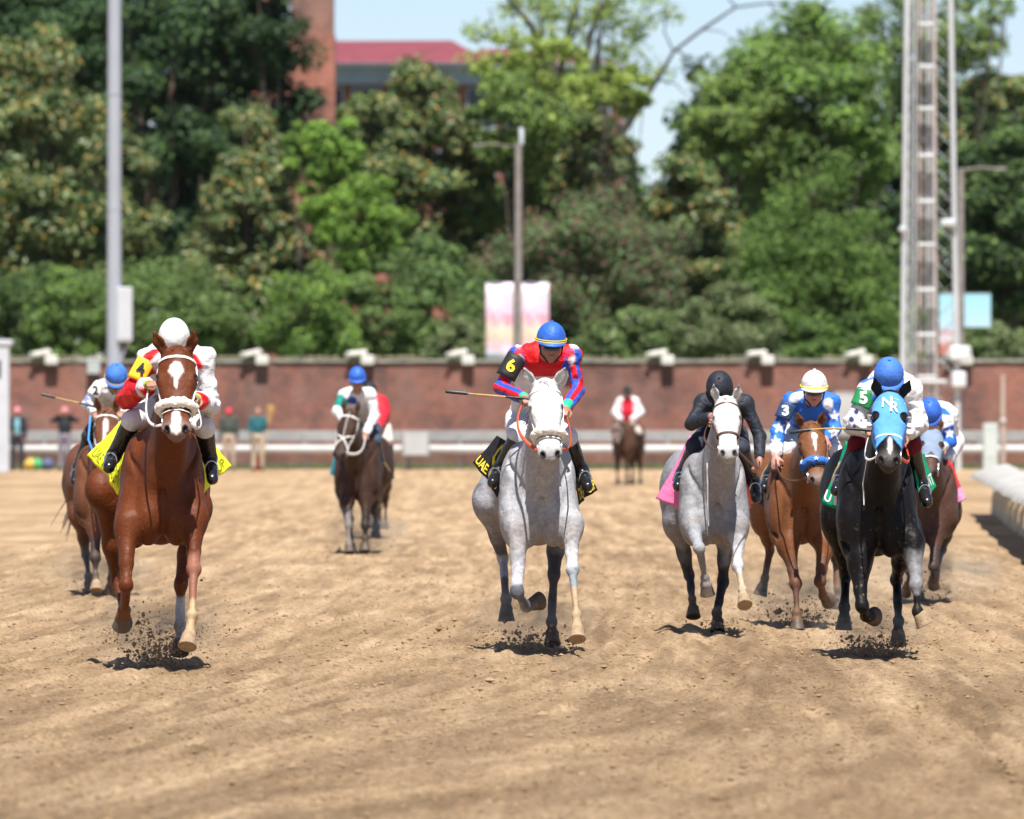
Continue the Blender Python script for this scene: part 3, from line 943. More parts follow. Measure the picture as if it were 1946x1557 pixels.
def pxmask(poly, rd_off, ymax=.25, soft=.8):
    """pattern of the silks given as an outline seen from the front"""
    poly = np.array(poly, float)
    def f(V):
        W = V + rd_off
        px = CX + W[:, 0] * FPX / W[:, 1]; py = HORIZON - (W[:, 2] - EYE) * FPX / W[:, 1]
        ins = np.zeros(len(V), bool); dm = np.full(len(V), 1e9)
        n = len(poly)
        for i in range(n):
            x0, y0 = poly[i]; x1, y1 = poly[(i + 1) % n]
            c = ((y0 > py) != (y1 > py)) & (px < (x1 - x0) * (py - y0) / ((y1 - y0) if y1 != y0 else 1e-9) + x0)
            ins ^= c
            t = np.clip(((px - x0) * (x1 - x0) + (py - y0) * (y1 - y0)) / ((x1 - x0) ** 2 + (y1 - y0) ** 2 + 1e-9), 0, 1)
            dm = np.minimum(dm, np.hypot(px - x0 - t * (x1 - x0), py - y0 - t * (y1 - y0)))
        return np.clip(.5 + np.where(ins, dm, -dm) / (2 * soft), 0, 1) * (V[:, 1] < ymax)
    return f

def whip(p0, p1, label, bend=0.0, rr=(.009, .006, .004), grip=.3, root=None):
    """riding whip: grip, thin shaft, flat flap"""
    p0 = np.array(p0); p1 = np.array(p1)
    r = empty('whip', p0); tag(r, label, 'whip', 'riding whips held by the jockeys')
    d = p1 - p0; L = np.linalg.norm(d)
    f = lambda t: d * t + np.array([0, 0, -bend * math.sin(math.pi * t)])
    MB().tube([f(-.12), f(-.11), f(.12), f(grip)], [.010, .013, .011, .008], 8).build('grip', M['black'], r, smooth=True)
    MB().tube([f(t) for t in np.linspace(grip, .75, 6)], [.007, .0065, .006, .0055, .005, .005], 6).build('shaft', M['tan_pad'], r, smooth=True)
    MB().tube([f(.72), f(.76), f(.98), f(1.0)], [.006, .013, .013, .009], 8, flat=.5).build('flap', M['black'], r, smooth=True)
    return r

def standing_person(px, py, D, hgt, label, shirt, pants, hat, skin_c=(.35, .2, .14), arms='down', facing=0, open_front=None, hold=None, group=None):
    root = empty('person', P(px, HORIZON + FPX * EYE / D, D)); tag(root, label, 'person', group)
    k = hgt / 1.75
    def q(x, y, z): return np.array([x, y, z]) * k
    SL, SR = q(-.18, 0, 1.43), q(.18, 0, 1.43)
    if arms == 'head': EL_, WL, ER, WR = q(-.36, -.05, 1.38), q(-.14, -.10, 1.55), q(.36, -.05, 1.38), q(.14, -.10, 1.55)
    elif arms == 'hold': EL_, WL, ER, WR = q(-.24, 0, 1.15), q(-.15, -.2, 1.05), q(.26, -.05, 1.16), q(.28, -.18, 1.30)
    else: EL_, WL, ER, WR = q(-.24, .02, 1.14), q(-.24, -.05, .88), q(.24, .02, 1.14), q(.22, -.06, .90)
    head = q(0, -.02, 1.63)
    torso = [RC(q(0, 0, .95), q(0, 0, 1.25), .13, .14, .05, 1.1, .75), RC(q(0, 0, 1.25), q(0, 0, 1.38), .145, .12, .05, 1.2, .75), RC(SL, SR, .06, .06, .05)]
    arms_ = [RC(SL, EL_, .052, .042, .03), RC(EL_, WL, .042, .03, .02), RC(SR, ER, .052, .042, .03), RC(ER, WR, .042, .03, .02)]
    legs = [EL(q(0, 0, .95), [.16, .12, .13], None, .05)] + [RC(q(s * .09, 0, .9), q(s * .11, -.02 * s, .5), .088, .06, .03) for s in (-1, 1)] + [RC(q(s * .11, -.02 * s, .5), q(s * .12, .02, .1), .06, .045, .02) for s in (-1, 1)]
    feet = [RC(q(s * .12, .03, .05), q(s * .13, -.14, .04), .045, .035, .03) for s in (-1, 1)]
    hp, hh, HR = head_prims(head, (0, 0, 1), (0, -1, 0))
    hands = hand_prims(WL, WL - EL_, (0, -1, 0)) + hand_prims(WR, WR - ER, (0, -1, 0))
    V, F = skin(torso + arms_ + legs + feet + [RC(q(0, 0, 1.42), head - [0, 0, .06], .055, .05, .03)] + hp + hands, .014)
    link('body', np_mesh('body', V, F, paint(V, skin_c, [])), M['skin'], root)
    lay = [] if open_front is None else [(prim_mask(RC(q(0, -.12, 1.0), q(0, -.12, 1.42), .075, .07), .01), open_front)]
    garment([p.grow(.016) for p in torso + arms_], .018, root, 'top', M['cloth'], shirt, lay, .012, .12)
    garment([p.grow(.014) for p in legs], .018, root, 'trousers', M['cloth'], pants, [], .012, .12)
    for p in feet: garment([p.grow(.01)], .018, root, 'shoe', M['cloth'], (.05, .04, .035), [], .002, .1)
    if hat is not None:
        dome(hh, .096, .115, .11, root, hat, button=False, name='cap')
    return root
# ------------------------------------------------------------------ ground
def build_ground():
    ys = [6.0, 15.0, 25.0, 31.0]; y = 33.0
    while y < 150: ys.append(y); y += max(.05 * (y / 37) ** 2, .05)
    while y < 420: ys.append(y); y *= 1.03
    ys += [500, 650, 900, 1300, 2000, 3200]
    ys = np.array([-60.0, -20.0] + ys)
    xs = list(np.arange(-5.9, 5.91, .026))
    e = 6.2; add = []
    while e < 1500: add.append(e); e *= 1.22
    xs = np.array([-a for a in reversed(add)] + xs + add)
    X, Y = np.meshgrid(xs, ys, indexing='xy')
    Q = np.stack([X, Y, np.zeros_like(X)], -1)
    q2 = np.stack([X, Y * .8, np.zeros_like(X)], -1)
    z = vnoise(q2, 1.9, 1) * .014 + vnoise(q2, .55, 2) * .008 + vnoise(Q, .19, 3) * .005 + vnoise(Q, .08, 4) * .013 + vnoise(Q, .045, 14) * .022
    cl = vnoise(Q, .11, 9) + .5 * vnoise(Q, .05, 8)
    z += np.clip(cl - .30, 0, 1) * .07
    # harrow grooves that run along the track, drifting sideways
    bend = np.clip(1.15 - (X + 1.0) / 3.2, .12, 1.15)
    g = X + .0011 * bend * np.clip(82 - Y, 0, 60) ** 2 + .0006 * np.clip(82 - Y, 0, 60)
    G3 = np.stack([g, Y * .035, np.zeros_like(X)], -1)
    on = np.clip(.45 + vnoise(G3 * [1, 2, 1], 1.3, 6) * 2.0, 0, 1)
    z += (.015 * np.sin(g * 2 * math.pi / .165 + vnoise(G3, .5, 7) * 3) + .010 * np.sin(g * 2 * math.pi / .47 + 1)) * on
    streak = vnoise(G3, .09, 31) * 1.0 + vnoise(G3, .24, 32) * .65 + vnoise(G3, .9, 33) * .28 + vnoise(G3, .040, 34) * .9
    def vn0(x, y):
        a_ = np.stack([x, y, x * 0], -1); b_ = np.stack([x, y * .8, x * 0], -1)
        return vnoise(b_, 1.9, 1) * .014 + vnoise(b_, .55, 2) * .008 + vnoise(a_, .19, 3) * .009 + .006
    fade = np.clip((190 - Y) / 60, 0, 1) * np.clip((Y - 10) / 10, 0, 1)
    z *= fade
    rg = np.random.default_rng(12)
    lanes = [(-1.9, 1.1), (.15, 1.2), (1.6, 1.0), (2.4, 1.2), (-2.6, .9)]
    for k in range(1500):
        ln = lanes[rg.integers(0, len(lanes))]; hy = 34 + rg.random() ** 1.2 * 75; hx = ln[0] * (1 if rg.random() < .7 else rg.uniform(-1.5, 1.5)) + rg.normal(0, ln[1] * .55)
        i0, i1 = np.searchsorted(ys, [hy - .35, hy + .35]); j0, j1 = np.searchsorted(xs, [hx - .22, hx + .22])
        if i1 <= i0 or j1 <= j0: continue
        dx = (X[i0:i1, j0:j1] - hx) / .075; dy = (Y[i0:i1, j0:j1] - hy) / .12; r = np.sqrt(dx * dx + dy * dy)
        z[i0:i1, j0:j1] += -.020 * np.exp(-(r ** 2) * 1.2) + .013 * np.exp(-((r - 1.45) ** 2) * 6) * np.clip(.6 + dy * .4, 0, 1)
    F = []
    ny, nx = X.shape
    idx = np.arange(ny * nx).reshape(ny, nx)
    F = np.stack([idx[:-1, :-1], idx[:-1, 1:], idx[1:, 1:], idx[1:, :-1]], -1).reshape(-1, 4)
    V = np.stack([X, Y, z], -1).reshape(-1, 3)
    tone = np.clip(1.03 + streak * .62, .70, 1.45)
    tcol = np.stack([tone, tone ** 1.06, tone ** 1.14], -1).reshape(-1, 3)
    m, nt, b = new_mat('track_dirt'); N, L = nt.nodes, nt.links
    tc = N.new('ShaderNodeTexCoord')
    def noise(sc, det=6, st=(1, 1, 1), rough=.6):
        mp = N.new('ShaderNodeMapping'); mp.inputs['Scale'].default_value = st; mp.inputs['Rotation'].default_value = (0, 0, math.radians(3.0 if st[1] < .1 else 0)); L.new(tc.outputs['Object'], mp.inputs[0])
        n = N.new('ShaderNodeTexNoise'); n.inputs['Scale'].default_value = sc; n.inputs['Detail'].default_value = det; n.inputs['Roughness'].default_value = rough
        L.new(mp.outputs[0], n.inputs['Vector']); return n.outputs['Fac']
    def ramp(src, stops):
        r = N.new('ShaderNodeValToRGB'); L.new(src, r.inputs[0])
        while len(r.color_ramp.elements) < len(stops): r.color_ramp.elements.new(.5)
        for e_, (p, c) in zip(r.color_ramp.elements, stops): e_.position = p; e_.color = (*c, 1)
        return r.outputs[0]
    def mix(mode, f, a, bb):
        x = N.new('ShaderNodeMix'); x.data_type = 'RGBA'; x.blend_type = mode
        if isinstance(f, float): x.inputs[0].default_value = f
        else: L.new(f, x.inputs[0])
        L.new(a, x.inputs[6]); L.new(bb, x.inputs[7]) if not isinstance(bb, tuple) else setattr(x.inputs[7], 'default_value', (*bb, 1))
        return x.outputs[2]
    c1 = ramp(noise(.9, 8, (1, .30, 1)), [(.30, (.40, .268, .150)), (.50, (.46, .315, .183)), (.70, (.53, .375, .226))])
    c2 = ramp(noise(24., 7, (1, .45, 1), .8), [(.34, (.50, .47, .44)), (.50, (1, 1, 1)), (.68, (1.28, 1.30, 1.33))])
    c = mix('MULTIPLY', 1.0, c1, c2)
    c3 = ramp(noise(3.4, 4, (1, .035, 1), .6), [(.34, (.84, .82, .80)), (.52, (1, 1, 1)), (.66, (1.08, 1.09, 1.10))])
    c = mix('MULTIPLY', 1.0, c, c3)
    sp = ramp(noise(34., 2, (1, .6, 1)), [(.655, (0, 0, 0)), (.70, (1, 1, 1))])
    c = mix('MIX', sp, c, (.17, .10, .05))
    atr = N.new('ShaderNodeAttribute'); atr.attribute_name = 'Col'
    c = mix('MULTIPLY', 1.0, c, atr.outputs['Color'])
    L.new(c, b.inputs['Base Color']); b.inputs['Roughness'].default_value = .95; b.inputs['Specular IOR Level'].default_value = .15
    bp = N.new('ShaderNodeBump'); bp.inputs['Strength'].default_value = 1.; bp.inputs['Distance'].default_value = .045
    L.new(noise(38., 8, (1, .6, 1), .75), bp.inputs['Height']); L.new(bp.outputs[0], b.inputs['Normal'])
    M['dirt'] = m
    o = link('ground', np_mesh('ground', V, F, tcol), m); tag(o, kind='structure', label='sandy brown dirt racetrack, harrowed and trampled')
    # clods lying about: one uncountable scatter
    n = 16000
    yy = 33 + rg.random(n) ** 1.3 * 70; xx = (rg.random(n) - .5) * 2 * (yy * .0625 + .3)
    sz = .003 + rg.gamma(1.0, .0035, n); sz = np.minimum(sz, .028)
    ov = np.array([[1, 0, 0], [0, 1, 0], [-1, 0, 0], [0, -1, 0], [0, 0, 1], [0, 0, -1]], float)
    of = np.array([[0, 1, 4], [1, 2, 4], [2, 3, 4], [3, 0, 4], [1, 0, 5], [2, 1, 5], [3, 2, 5], [0, 3, 5]])
    VV = ov[None] * (sz[:, None, None] * rg.uniform(.6, 1.5, (n, 6, 1))) * np.array([1.2, 1.1, .7]) + np.stack([xx, yy, vn0(xx, yy)], 1)[:, None]
    FF = of[None] + (np.arange(n) * 6)[:, None, None]
    o = link('dirt_clods', np_mesh('dirt_clods', VV.reshape(-1, 3), FF.reshape(-1, 3), smooth=False), mat_plain('clod', (.27, .18, .10), .95, .4, 3., .01, 60.))
    tag(o, 'small brown clods strewn over the track in front of the horses', 'dirt clods', kind='stuff')
    # grass strip and infield beyond
    gm = mat_plain('grass', (.12, .135, .060), .9, .5, 2.5, .03, 12.)
    mb = MB().add([(-90, 249.5, .02), (90, 249.5, .02), (90, 262, .02), (-90, 262, .02)], [(0, 1, 2, 3)])
    mb.build('grass_verge', gm).update_tag(); tag(bpy.data.objects['grass_verge'], 'thin strip of green grass along the foot of the wall', kind='structure')
    mb = MB().add([(-400, 264, .02), (400, 264, .02), (400, 800, .02), (-400, 800, .02)], [(0, 1, 2, 3)])
    tag(mb.build('grass_ground', gm), 'grassy ground under the trees behind the wall', kind='structure')
    # grass tufts on the strip
    n = 9000
    gx = rg.uniform(-17, 17, n); gy = rg.uniform(249.6, 261.5, n); gh = rg.uniform(.06, .2, n)
    a = rg.uniform(0, math.pi, n); w = .03
    p0 = np.stack([gx - np.cos(a) * w, gy - np.sin(a) * w, np.full(n, .02)], 1); p1 = np.stack([gx + np.cos(a) * w, gy + np.sin(a) * w, np.full(n, .02)], 1)
    p2 = np.stack([gx + rg.normal(0, .03, n), gy, gh], 1)
    VV = np.stack([p0, p1, p2], 1).reshape(-1, 3); FF = np.arange(n * 3).reshape(-1, 3)
    o = link('grass', np_mesh('grass', VV, FF, smooth=False), gm); tag(o, 'short green grass tufts between the track and the brick wall', 'grass', kind='stuff')

def spray(px, py, D, label, n=260, spread=(.28, .5, .35), tilt=0.0, seed=1, big=1.0):
    rg = np.random.default_rng(seed)
    c = P(px, py, D)
    t = rg.random(n) ** 1.6
    x = rg.normal(0, 1, n) * spread[0] * (.4 + t) + tilt * t * spread[2]; y = rg.normal(0, 1, n) * spread[1] * .5; z = np.abs(rg.normal(0, .35, n) + t) * spread[2] * .9
    sz = np.minimum(.0012 + rg.gamma(.7, .0034, n), .022) * big
    ov = np.array([[1, 0, 0], [0, 1, 0], [-1, 0, 0], [0, -1, 0], [0, 0, 1], [0, 0, -1]], float)
    of = np.array([[0, 1, 4], [1, 2, 4], [2, 3, 4], [3, 0, 4], [1, 0, 5], [2, 1, 5], [3, 2, 5], [0, 3, 5]])
    VV = ov[None] * (sz[:, None, None] * rg.uniform(.5, 1.5, (n, 6, 1))) + np.stack([x, y, z], 1)[:, None]
    FF = of[None] + (np.arange(n) * 6)[:, None, None]
    if 'flying' not in M: M['flying'] = mat_plain('flying_dirt', (.27, .18, .10), .95, .4, 3.)
    o = link('flying_dirt', np_mesh('flying_dirt', VV.reshape(-1, 3), FF.reshape(-1, 3), smooth=False), M['flying'], None, (c[0], D, .01))
    tag(o, label, 'kicked-up dirt', kind='stuff')

# ------------------------------------------------------------------ brick wall, its lamps, the rails
def brick_mat(name, c1, c2, mortar, sx=.21, sy=.075, grime=.5):
    m, nt, b = new_mat(name); N, L = nt.nodes, nt.links
    tc = N.new('ShaderNodeTexCoord'); sep = N.new('ShaderNodeSeparateXYZ'); L.new(tc.outputs['Object'], sep.inputs[0])
    ad = N.new('ShaderNodeMath'); ad.operation = 'ADD'; L.new(sep.outputs[0], ad.inputs[0]); L.new(sep.outputs[1], ad.inputs[1])
    cb = N.new('ShaderNodeCombineXYZ'); L.new(ad.outputs[0], cb.inputs[0]); L.new(sep.outputs[2], cb.inputs[1])
    br = N.new('ShaderNodeTexBrick'); L.new(cb.outputs[0], br.inputs['Vector'])
    br.inputs['Color1'].default_value = (*c1, 1); br.inputs['Color2'].default_value = (*c2, 1); br.inputs['Mortar'].default_value = (*mortar, 1)
    br.inputs['Scale'].default_value = 1.; br.inputs['Mortar Size'].default_value = .006; br.inputs['Brick Width'].default_value = sx; br.inputs['Row Height'].default_value = sy
    nz = N.new('ShaderNodeTexNoise'); nz.inputs['Scale'].default_value = .55; nz.inputs['Detail'].default_value = 8; nz.inputs['Roughness'].default_value = .7; L.new(tc.outputs['Object'], nz.inputs['Vector'])
    rp = N.new('ShaderNodeValToRGB'); L.new(nz.outputs['Fac'], rp.inputs[0])
    e = rp.color_ramp.elements; e[0].position = .34; e[0].color = (.42, .45, .50, 1); e[1].position = .66; e[1].color = (1.45, 1.12, .95, 1)
    mx = N.new('ShaderNodeMix'); mx.data_type = 'RGBA'; mx.blend_type = 'MULTIPLY'; mx.inputs[0].default_value = 1.
    L.new(br.outputs['Color'], mx.inputs[6]); L.new(rp.outputs[0], mx.inputs[7])
    n2 = N.new('ShaderNodeTexNoise'); n2.inputs['Scale'].default_value = 1.1; n2.inputs['Detail'].default_value = 6; L.new(tc.outputs['Object'], n2.inputs['Vector'])
    r2 = N.new('ShaderNodeValToRGB'); L.new(n2.outputs['Fac'], r2.inputs[0]); e = r2.color_ramp.elements; e[0].position = .48; e[0].color = (0, 0, 0, 1); e[1].position = .72; e[1].color = (grime, grime, grime, 1)
    m2 = N.new('ShaderNodeMix'); m2.data_type = 'RGBA'; L.new(r2.outputs[0], m2.inputs[0]); L.new(mx.outputs[2], m2.inputs[6]); m2.inputs[7].default_value = (.15, .125, .115, 1)
    L.new(m2.outputs[2], b.inputs['Base Color']); b.inputs['Roughness'].default_value = .9
    bp = N.new('ShaderNodeBump'); bp.inputs['Distance'].default_value = .01; bp.invert = True; L.new(br.outputs['Fac'], bp.inputs['Height']); L.new(bp.outputs[0], b.inputs['Normal'])
    return m

def build_wall():
    YW = 262.; s = FPX / YW
    top = EYE + (HORIZON - 690) / s
    bm = brick_mat('wall_brick', (.29, .110, .078), (.17, .088, .074), (.32, .27, .24))
    conc = mat_plain('weathered_concrete', (.25, .235, .20), .9, .35, 2.2, .03, 6.)
    root = empty('brick_wall', (0, YW, 0)); tag(root, 'long weathered red brick wall with pale coping behind the far rail', 'wall')
    MB().box((0, .2, top / 2), (60, .4, top)).build('brickwork', bm, root)
    for i, px in enumerate([-60, 120, 300, 480, 662, 845, 1030, 1215, 1400, 1585, 1770, 1955]):
        x = (px - CX) / s
        MB().box((x + .35, -.02, (top - .06) / 2), (.62, .035, top - .06)).build('pilaster', bm, root)
    mb = MB()
    for i in range(40):
        x = -29.25 + i * 1.5
        mb = MB().bbox((x, .2, top + .05 + random.uniform(-.012, .012)), (1.485, .56, .10 + random.uniform(-.01, .02)), .02)
        mb.build('coping_stone', conc, root)
    MB().box((0, -.05, .22), (60, .1, .44)).build('plinth', brick_mat('plinth_brick', (.20, .08, .06), (.15, .07, .055), (.25, .2, .17)), root)
    # weeds along the coping
    rg = np.random.default_rng(5); n = 1500
    x = rg.uniform(-17, 17, n); x = x[(vnoise(np.stack([x, x * 0, x * 0], 1), .8, 2) > -.05)]; n = len(x)
    hgt = rg.uniform(.03, .13, n)
    p0 = np.stack([x - .025, rg.uniform(.0, .4, n), np.full(n, top + .15)], 1); p1 = p0 + [.05, 0, 0]; p2 = p0 + np.stack([rg.normal(.02, .04, n), np.zeros(n), hgt], 1)
    o = link('dry_weeds', np_mesh('weeds', np.stack([p0, p1, p2], 1).reshape(-1, 3), np.arange(3 * n).reshape(-1, 3), smooth=False), mat_plain('dry_weed', (.30, .28, .17), .9, .3, 3.), root); o['kind'] = 'stuff'
    # wall lamps: white floodlight heads standing on the coping, each with a box below
    wm = mat_plain('lamp_white', (.60, .58, .53), .5, .08, 4.)
    names = ['left of the steel light pole', 'behind the white-capped lead jockey', 'just right of the lead jockey', 'above the distant blue-capped rider', 'left of the pink banners', 'behind the jockey wearing number 6', 'between the distant outrider and the black-clad jockey', 'left of the white cap with yellow band', 'left of the blue-hooded black horse', 'beside the lattice tower legs']
    for px, nm in zip([85, 292, 485, 685, 876, 1068, 1255, 1445, 1632, 1822], names):
        r = empty('wall_lamp', ((px - CX) / s, YW - .02, top + .1)); tag(r, 'white floodlight on top of the brick wall, ' + nm, 'wall light', 'white floodlights along the top of the brick wall')
        R = np.array(Matrix.Rotation(math.radians(-9 + random.uniform(-5, 5)), 3, 'Y'))
        MB().bbox((-.10, -.04, .19), (.62, .5, .18), .05, R).build('lamp_head', wm, r, smooth=False)
        MB().cyl((-.38, -.30, .15), (-.38, -.36, .13), .09, 12).build('lens', wm, r)
        MB().bbox((.22, -.22, -.02), (.40, .28, .30), .04).build('ballast_box', wm, r)
        MB().cyl((0, -.05, .02), (0, -.05, .12), .04, 8).build('bracket', M['steel'], r)
    # outer rail in front of the wall
    YR = 246.; wmat = mat_plain('rail_white', (.42, .43, .43), .45, .12, 2.)
    gmat = mat_plain('rail_grey', (.27, .275, .27), .7, .2, 1.5, .02, 6.)
    r = empty('outer_rail', (0, YR, 0)); tag(r, 'long grey and white outer rail running in front of the brick wall', 'rail')
    MB().bbox((0, .25, .98), (60, .05, .30), .015).build('upper_board', gmat, r)
    MB().tube([(-30, -.05, .60), (30, -.05, .60)], [.125, .125], 14, flat=1.0).build('lower_rail', wmat, r, smooth=True)
    for i in range(21):
        x = -15 + i * 1.5
        MB().bbox((x, .15, .545), (.09, .09, 1.09), .01).build('post', gmat, r)
        MB().tube([(x, .12, .62), (x, .0, .60)], .03, 6).build('arm', gmat, r)
    for px, lab in ((1352 / 1, ''), (790, '')):
        pass
    # pale boxes hung by the rail
    for px, py0, py1, w, lab in ((790, 820, 868, 52, 'pale grey utility box on the far rail, right of the distant dark horse'), (1605, 745, 830, 42, 'pale utility box on the wall beside the number 3 jockey'), (178, 686, 712, 26, 'pale box fixed high on the brick wall beside the light pole')):
        Yb = YR - .4 if py1 > 800 else YW - .25
        a = P(px, py0, Yb); b_ = P(px, py1, Yb); hh = a[2] - b_[2]; ww = w * Yb / FPX
        rr = empty('utility_box', (a[0], Yb, b_[2])); tag(rr, lab, 'utility box')
        MB().bbox((0, 0, hh / 2), (ww, .24, hh), .02).build('cabinet', gmat, rr)
        MB().bbox((0, -.128, hh / 2), (ww * .86, .012, hh * .86), .005).build('door', wmat, rr)
    # inner rail, curving off to the right: covered safety rail
    pts = [(7.50, 139), (7.32, 134), (6.95, 126), (6.62, 118), (6.30, 110), (5.98, 102), (5.66, 94), (5.4, 87), (5.2, 80)]
    r = empty('safety_rail', (7.2, 134, 0)); tag(r, 'white covered inner rail with slanting posts and its shadow at right edge', 'rail')
    prof = [(-.02, .60), (0, .66), (.10, .73), (.30, .78), (.46, .80), (.52, .78), (.50, .75), (.30, .73), (.10, .68), (.03, .62)]
    V = []; F = []; n = len(prof)
    P2 = []
    for i in range(len(pts) - 1):
        for k in range(4):
            t = k / 4; P2.append((pts[i][0] * (1 - t) + pts[i + 1][0] * t, pts[i][1] * (1 - t) + pts[i + 1][1] * t))
    for (x, y) in P2:
        for (dx, z) in prof: V.append((x + dx * 1.15 - 7.2 + .03 * math.sin(y * 2.3), y - 134, z + .025 * math.sin(y * 3.1 + dx * 4)))
    for i in range(len(P2) - 1):
        for k in range(n): F.append((i * n + k, i * n + (k + 1) % n, (i + 1) * n + (k + 1) % n, (i + 1) * n + k))
    F.append(tuple(range(n))); F.append(tuple(reversed(range((len(P2) - 1) * n, len(P2) * n))))
    MB().add(V, F).build('cover', mat_plain('rail_cover_white', (.40, .39, .365), .85, .35, 3., .05, 6.), r, smooth=True)
    pm = mat_plain('rail_post', (.50, .46, .34), .6, .2, 4.)
    for i in range(0, len(P2), 2):
        x, y = P2[i]
        MB().tube([(x + .46 - 7.2, y - 134, .74), (x + .46 - 7.2, y - 134, .50), (x + .36 - 7.2, y - 134, .3), (x + .34 - 7.2, y - 134, 0)], [.035, .035, .035, .035], 8).build('post', pm, r, smooth=True)
        MB().tube([(x + .46 - 7.2, y - 134, .50), (x + .05 - 7.2, y - 134, .66)], .022, 6).build('brace', pm, r, smooth=True)
    mb = MB().tube([(x + .47 - 7.2, y - 134, .50) for x, y in P2], .025, 8); mb.build('lower_rail', pm, r, smooth=True)

# ------------------------------------------------------------------ poles, banners, tower, cone
def build_poles():
    galv = mat_plain('galvanised_steel', (.36, .395, .45), .45, .08, .8, metal=.25)
    boxm = mat_plain('box_grey', (.47, .50, .54), .5, .08, 2.)
    wood = mat_plain('weathered_wood_pole', (.24, .21, .19), .9, .25, 3., .02, 6.)
    D = 240.; a = P(217, 700, D); top = P(217, -60, D)
    r = empty('light_pole', (a[0], D, 0)); tag(r, 'tall galvanised steel light pole with control box at left', 'pole')
    w = 14.2 * D / FPX
    MB().tube([(0, 0, 0), (0, 0, 2.2), (0.01, 0, top[2])], [w * 1.12, w, w * .88], 16).build('shaft', galv, r, smooth=True)
    bz0, bz1 = P(0, 650, D)[2], P(0, 546, D)[2]
    MB().bbox((.30, -.12, (bz0 + bz1) / 2), (.44, .30, bz1 - bz0), .03).build('control_box', boxm, r)
    MB().bbox((.30, -.275, (bz0 + bz1) / 2), (.36, .012, (bz1 - bz0) * .9), .005).build('door', boxm, r)
    MB().tube([(.42, -.1, bz0 + .02), (.30, -.1, bz0 - .25), (.08, -.1, bz0 - .8), (.0, -.12, bz0 - 1.2)], .035, 8).build('conduit', galv, r, smooth=True)
    MB().cyl((0, 0, 0), (0, 0, .06), w * 2, 12).build('base_plate', galv, r)
    for z in (P(0, 400, D)[2], P(0, 180, D)[2]):
        MB().cyl((0, 0, z), (0, 0, z + .08), w * 1.0, 16).build('collar', galv, r, smooth=True)
    # white column at left edge
    D = 236.; x = P(4, 0, D)[0]; zt = P(0, 646, D)[2]
    r = empty('white_column', (x, D, 0)); tag(r, 'white square column cut by the left edge of the photo', 'column')
    MB().bbox((0, 0, zt / 2 - .08), (.40, .40, zt - .16), .02).build('shaft', boxm, r); MB().bbox((0.02, 0, zt - .08), (.56, .5, .158), .03).build('cap', boxm, r)
    MB().bbox((-.1, -.206, zt * .78), (.16, .02, .5), .01).build('panel', M['black'], r)
    # utility pole with banners
    D = 272.; s = FPX / D
    r = empty('utility_pole', (P(985, 0, D)[0], D, 0)); tag(r, 'grey wooden utility pole with street lamp behind the number 6 jockey', 'pole')
    zt = P(0, 272, D)[2]
    MB().tube([(0, 0, 0), (0, 0, zt)], [.15, .105], 10).build('shaft', wood, r, smooth=True)
    MB().tube([(-.0, 0, zt - .12), (-1.0, 0, zt - .02), (-1.25, 0, zt - .05)], [.022, .02, .02], 6).build('lamp_arm', wood, r, smooth=True)
    MB().bbox((-1.3, 0, zt - .07), (.3, .15, .07), .03).build('lamp_head', wood, r)
    MB().tube([(.10, 0, zt - .05), (.10, 0, zt + .42), (.06, 0, zt + .5)], [.07, .08, .03], 10).build('insulator', boxm, r, smooth=True)
    for q, px0, px1, lab in ((-1, 923, 976, 'pale pink banner hanging left of the utility pole'), (1, 991, 1043, 'pale pink banner hanging right of the utility pole')):
        x0, x1 = P(px0, 0, D - .3)[0], P(px1, 0, D - .3)[0]; z1, z0 = P(0, 538, D)[2], P(0, 690, D)[2]
        if q > 0: z0 = P(0, 690, D)[2]
        b = empty('banner', ((x0 + x1) / 2, D - .2, z1)); tag(b, lab, 'banner', 'pink banners on the utility pole')
        bm_, nt, bs = new_mat('banner_print'); N, L = nt.nodes, nt.links
        tc = N.new('ShaderNodeTexCoord'); sp = N.new('ShaderNodeSeparateXYZ'); L.new(tc.outputs['Object'], sp.inputs[0])
        mr = N.new('ShaderNodeMapRange'); mr.inputs['From Min'].default_value = z0 - z1; mr.inputs['From Max'].default_value = 0; L.new(sp.outputs[2], mr.inputs['Value'])
        nz = N.new('ShaderNodeTexNoise'); nz.inputs['Scale'].default_value = 8.; nz.inputs['Detail'].default_value = 3; L.new(tc.outputs['Object'], nz.inputs['Vector'])
        ad = N.new('ShaderNodeMath'); ad.operation = 'MULTIPLY_ADD'; ad.inputs[1].default_value = .55; L.new(nz.outputs['Fac'], ad.inputs[0]); 
        sb = N.new('ShaderNodeMath'); sb.operation = 'SUBTRACT'; sb.inputs[1].default_value = .27; L.new(mr.outputs[0], sb.inputs[0]); L.new(sb.outputs[0], ad.inputs[2])
        rp = N.new('ShaderNodeValToRGB'); L.new(ad.outputs[0], rp.inputs[0])
        st = [(0.0, (.66, .72, .78)), (.16, (.66, .64, .70)), (.24, (.70, .40, .45)), (.36, (.70, .58, .36)), (.46, (.72, .60, .52)), (.56, (.66, .22, .32)), (.62, (.74, .50, .60)), (.75, (.78, .64, .72))]
        while len(rp.color_ramp.elements) < len(st): rp.color_ramp.elements.new(.5)
        for e_, (p_, c_) in zip(rp.color_ramp.elements, st): e_.position = p_; e_.color = (*c_, 1)
        L.new(rp.outputs[0], bs.inputs['Base Color']); bs.inputs['Roughness'].default_value = .7
        nn = 10; V = []
        for i in range(nn + 1):
            t = i / nn
            for z in np.linspace(0, z0 - z1, 8): V.append((x0 + (x1 - x0) * t - (x0 + x1) / 2, .03 * math.sin(t * 5 + z * 2), z))
        F = [(i * 8 + j, (i + 1) * 8 + j, (i + 1) * 8 + j + 1, i * 8 + j + 1) for i in range(nn) for j in range(7)]
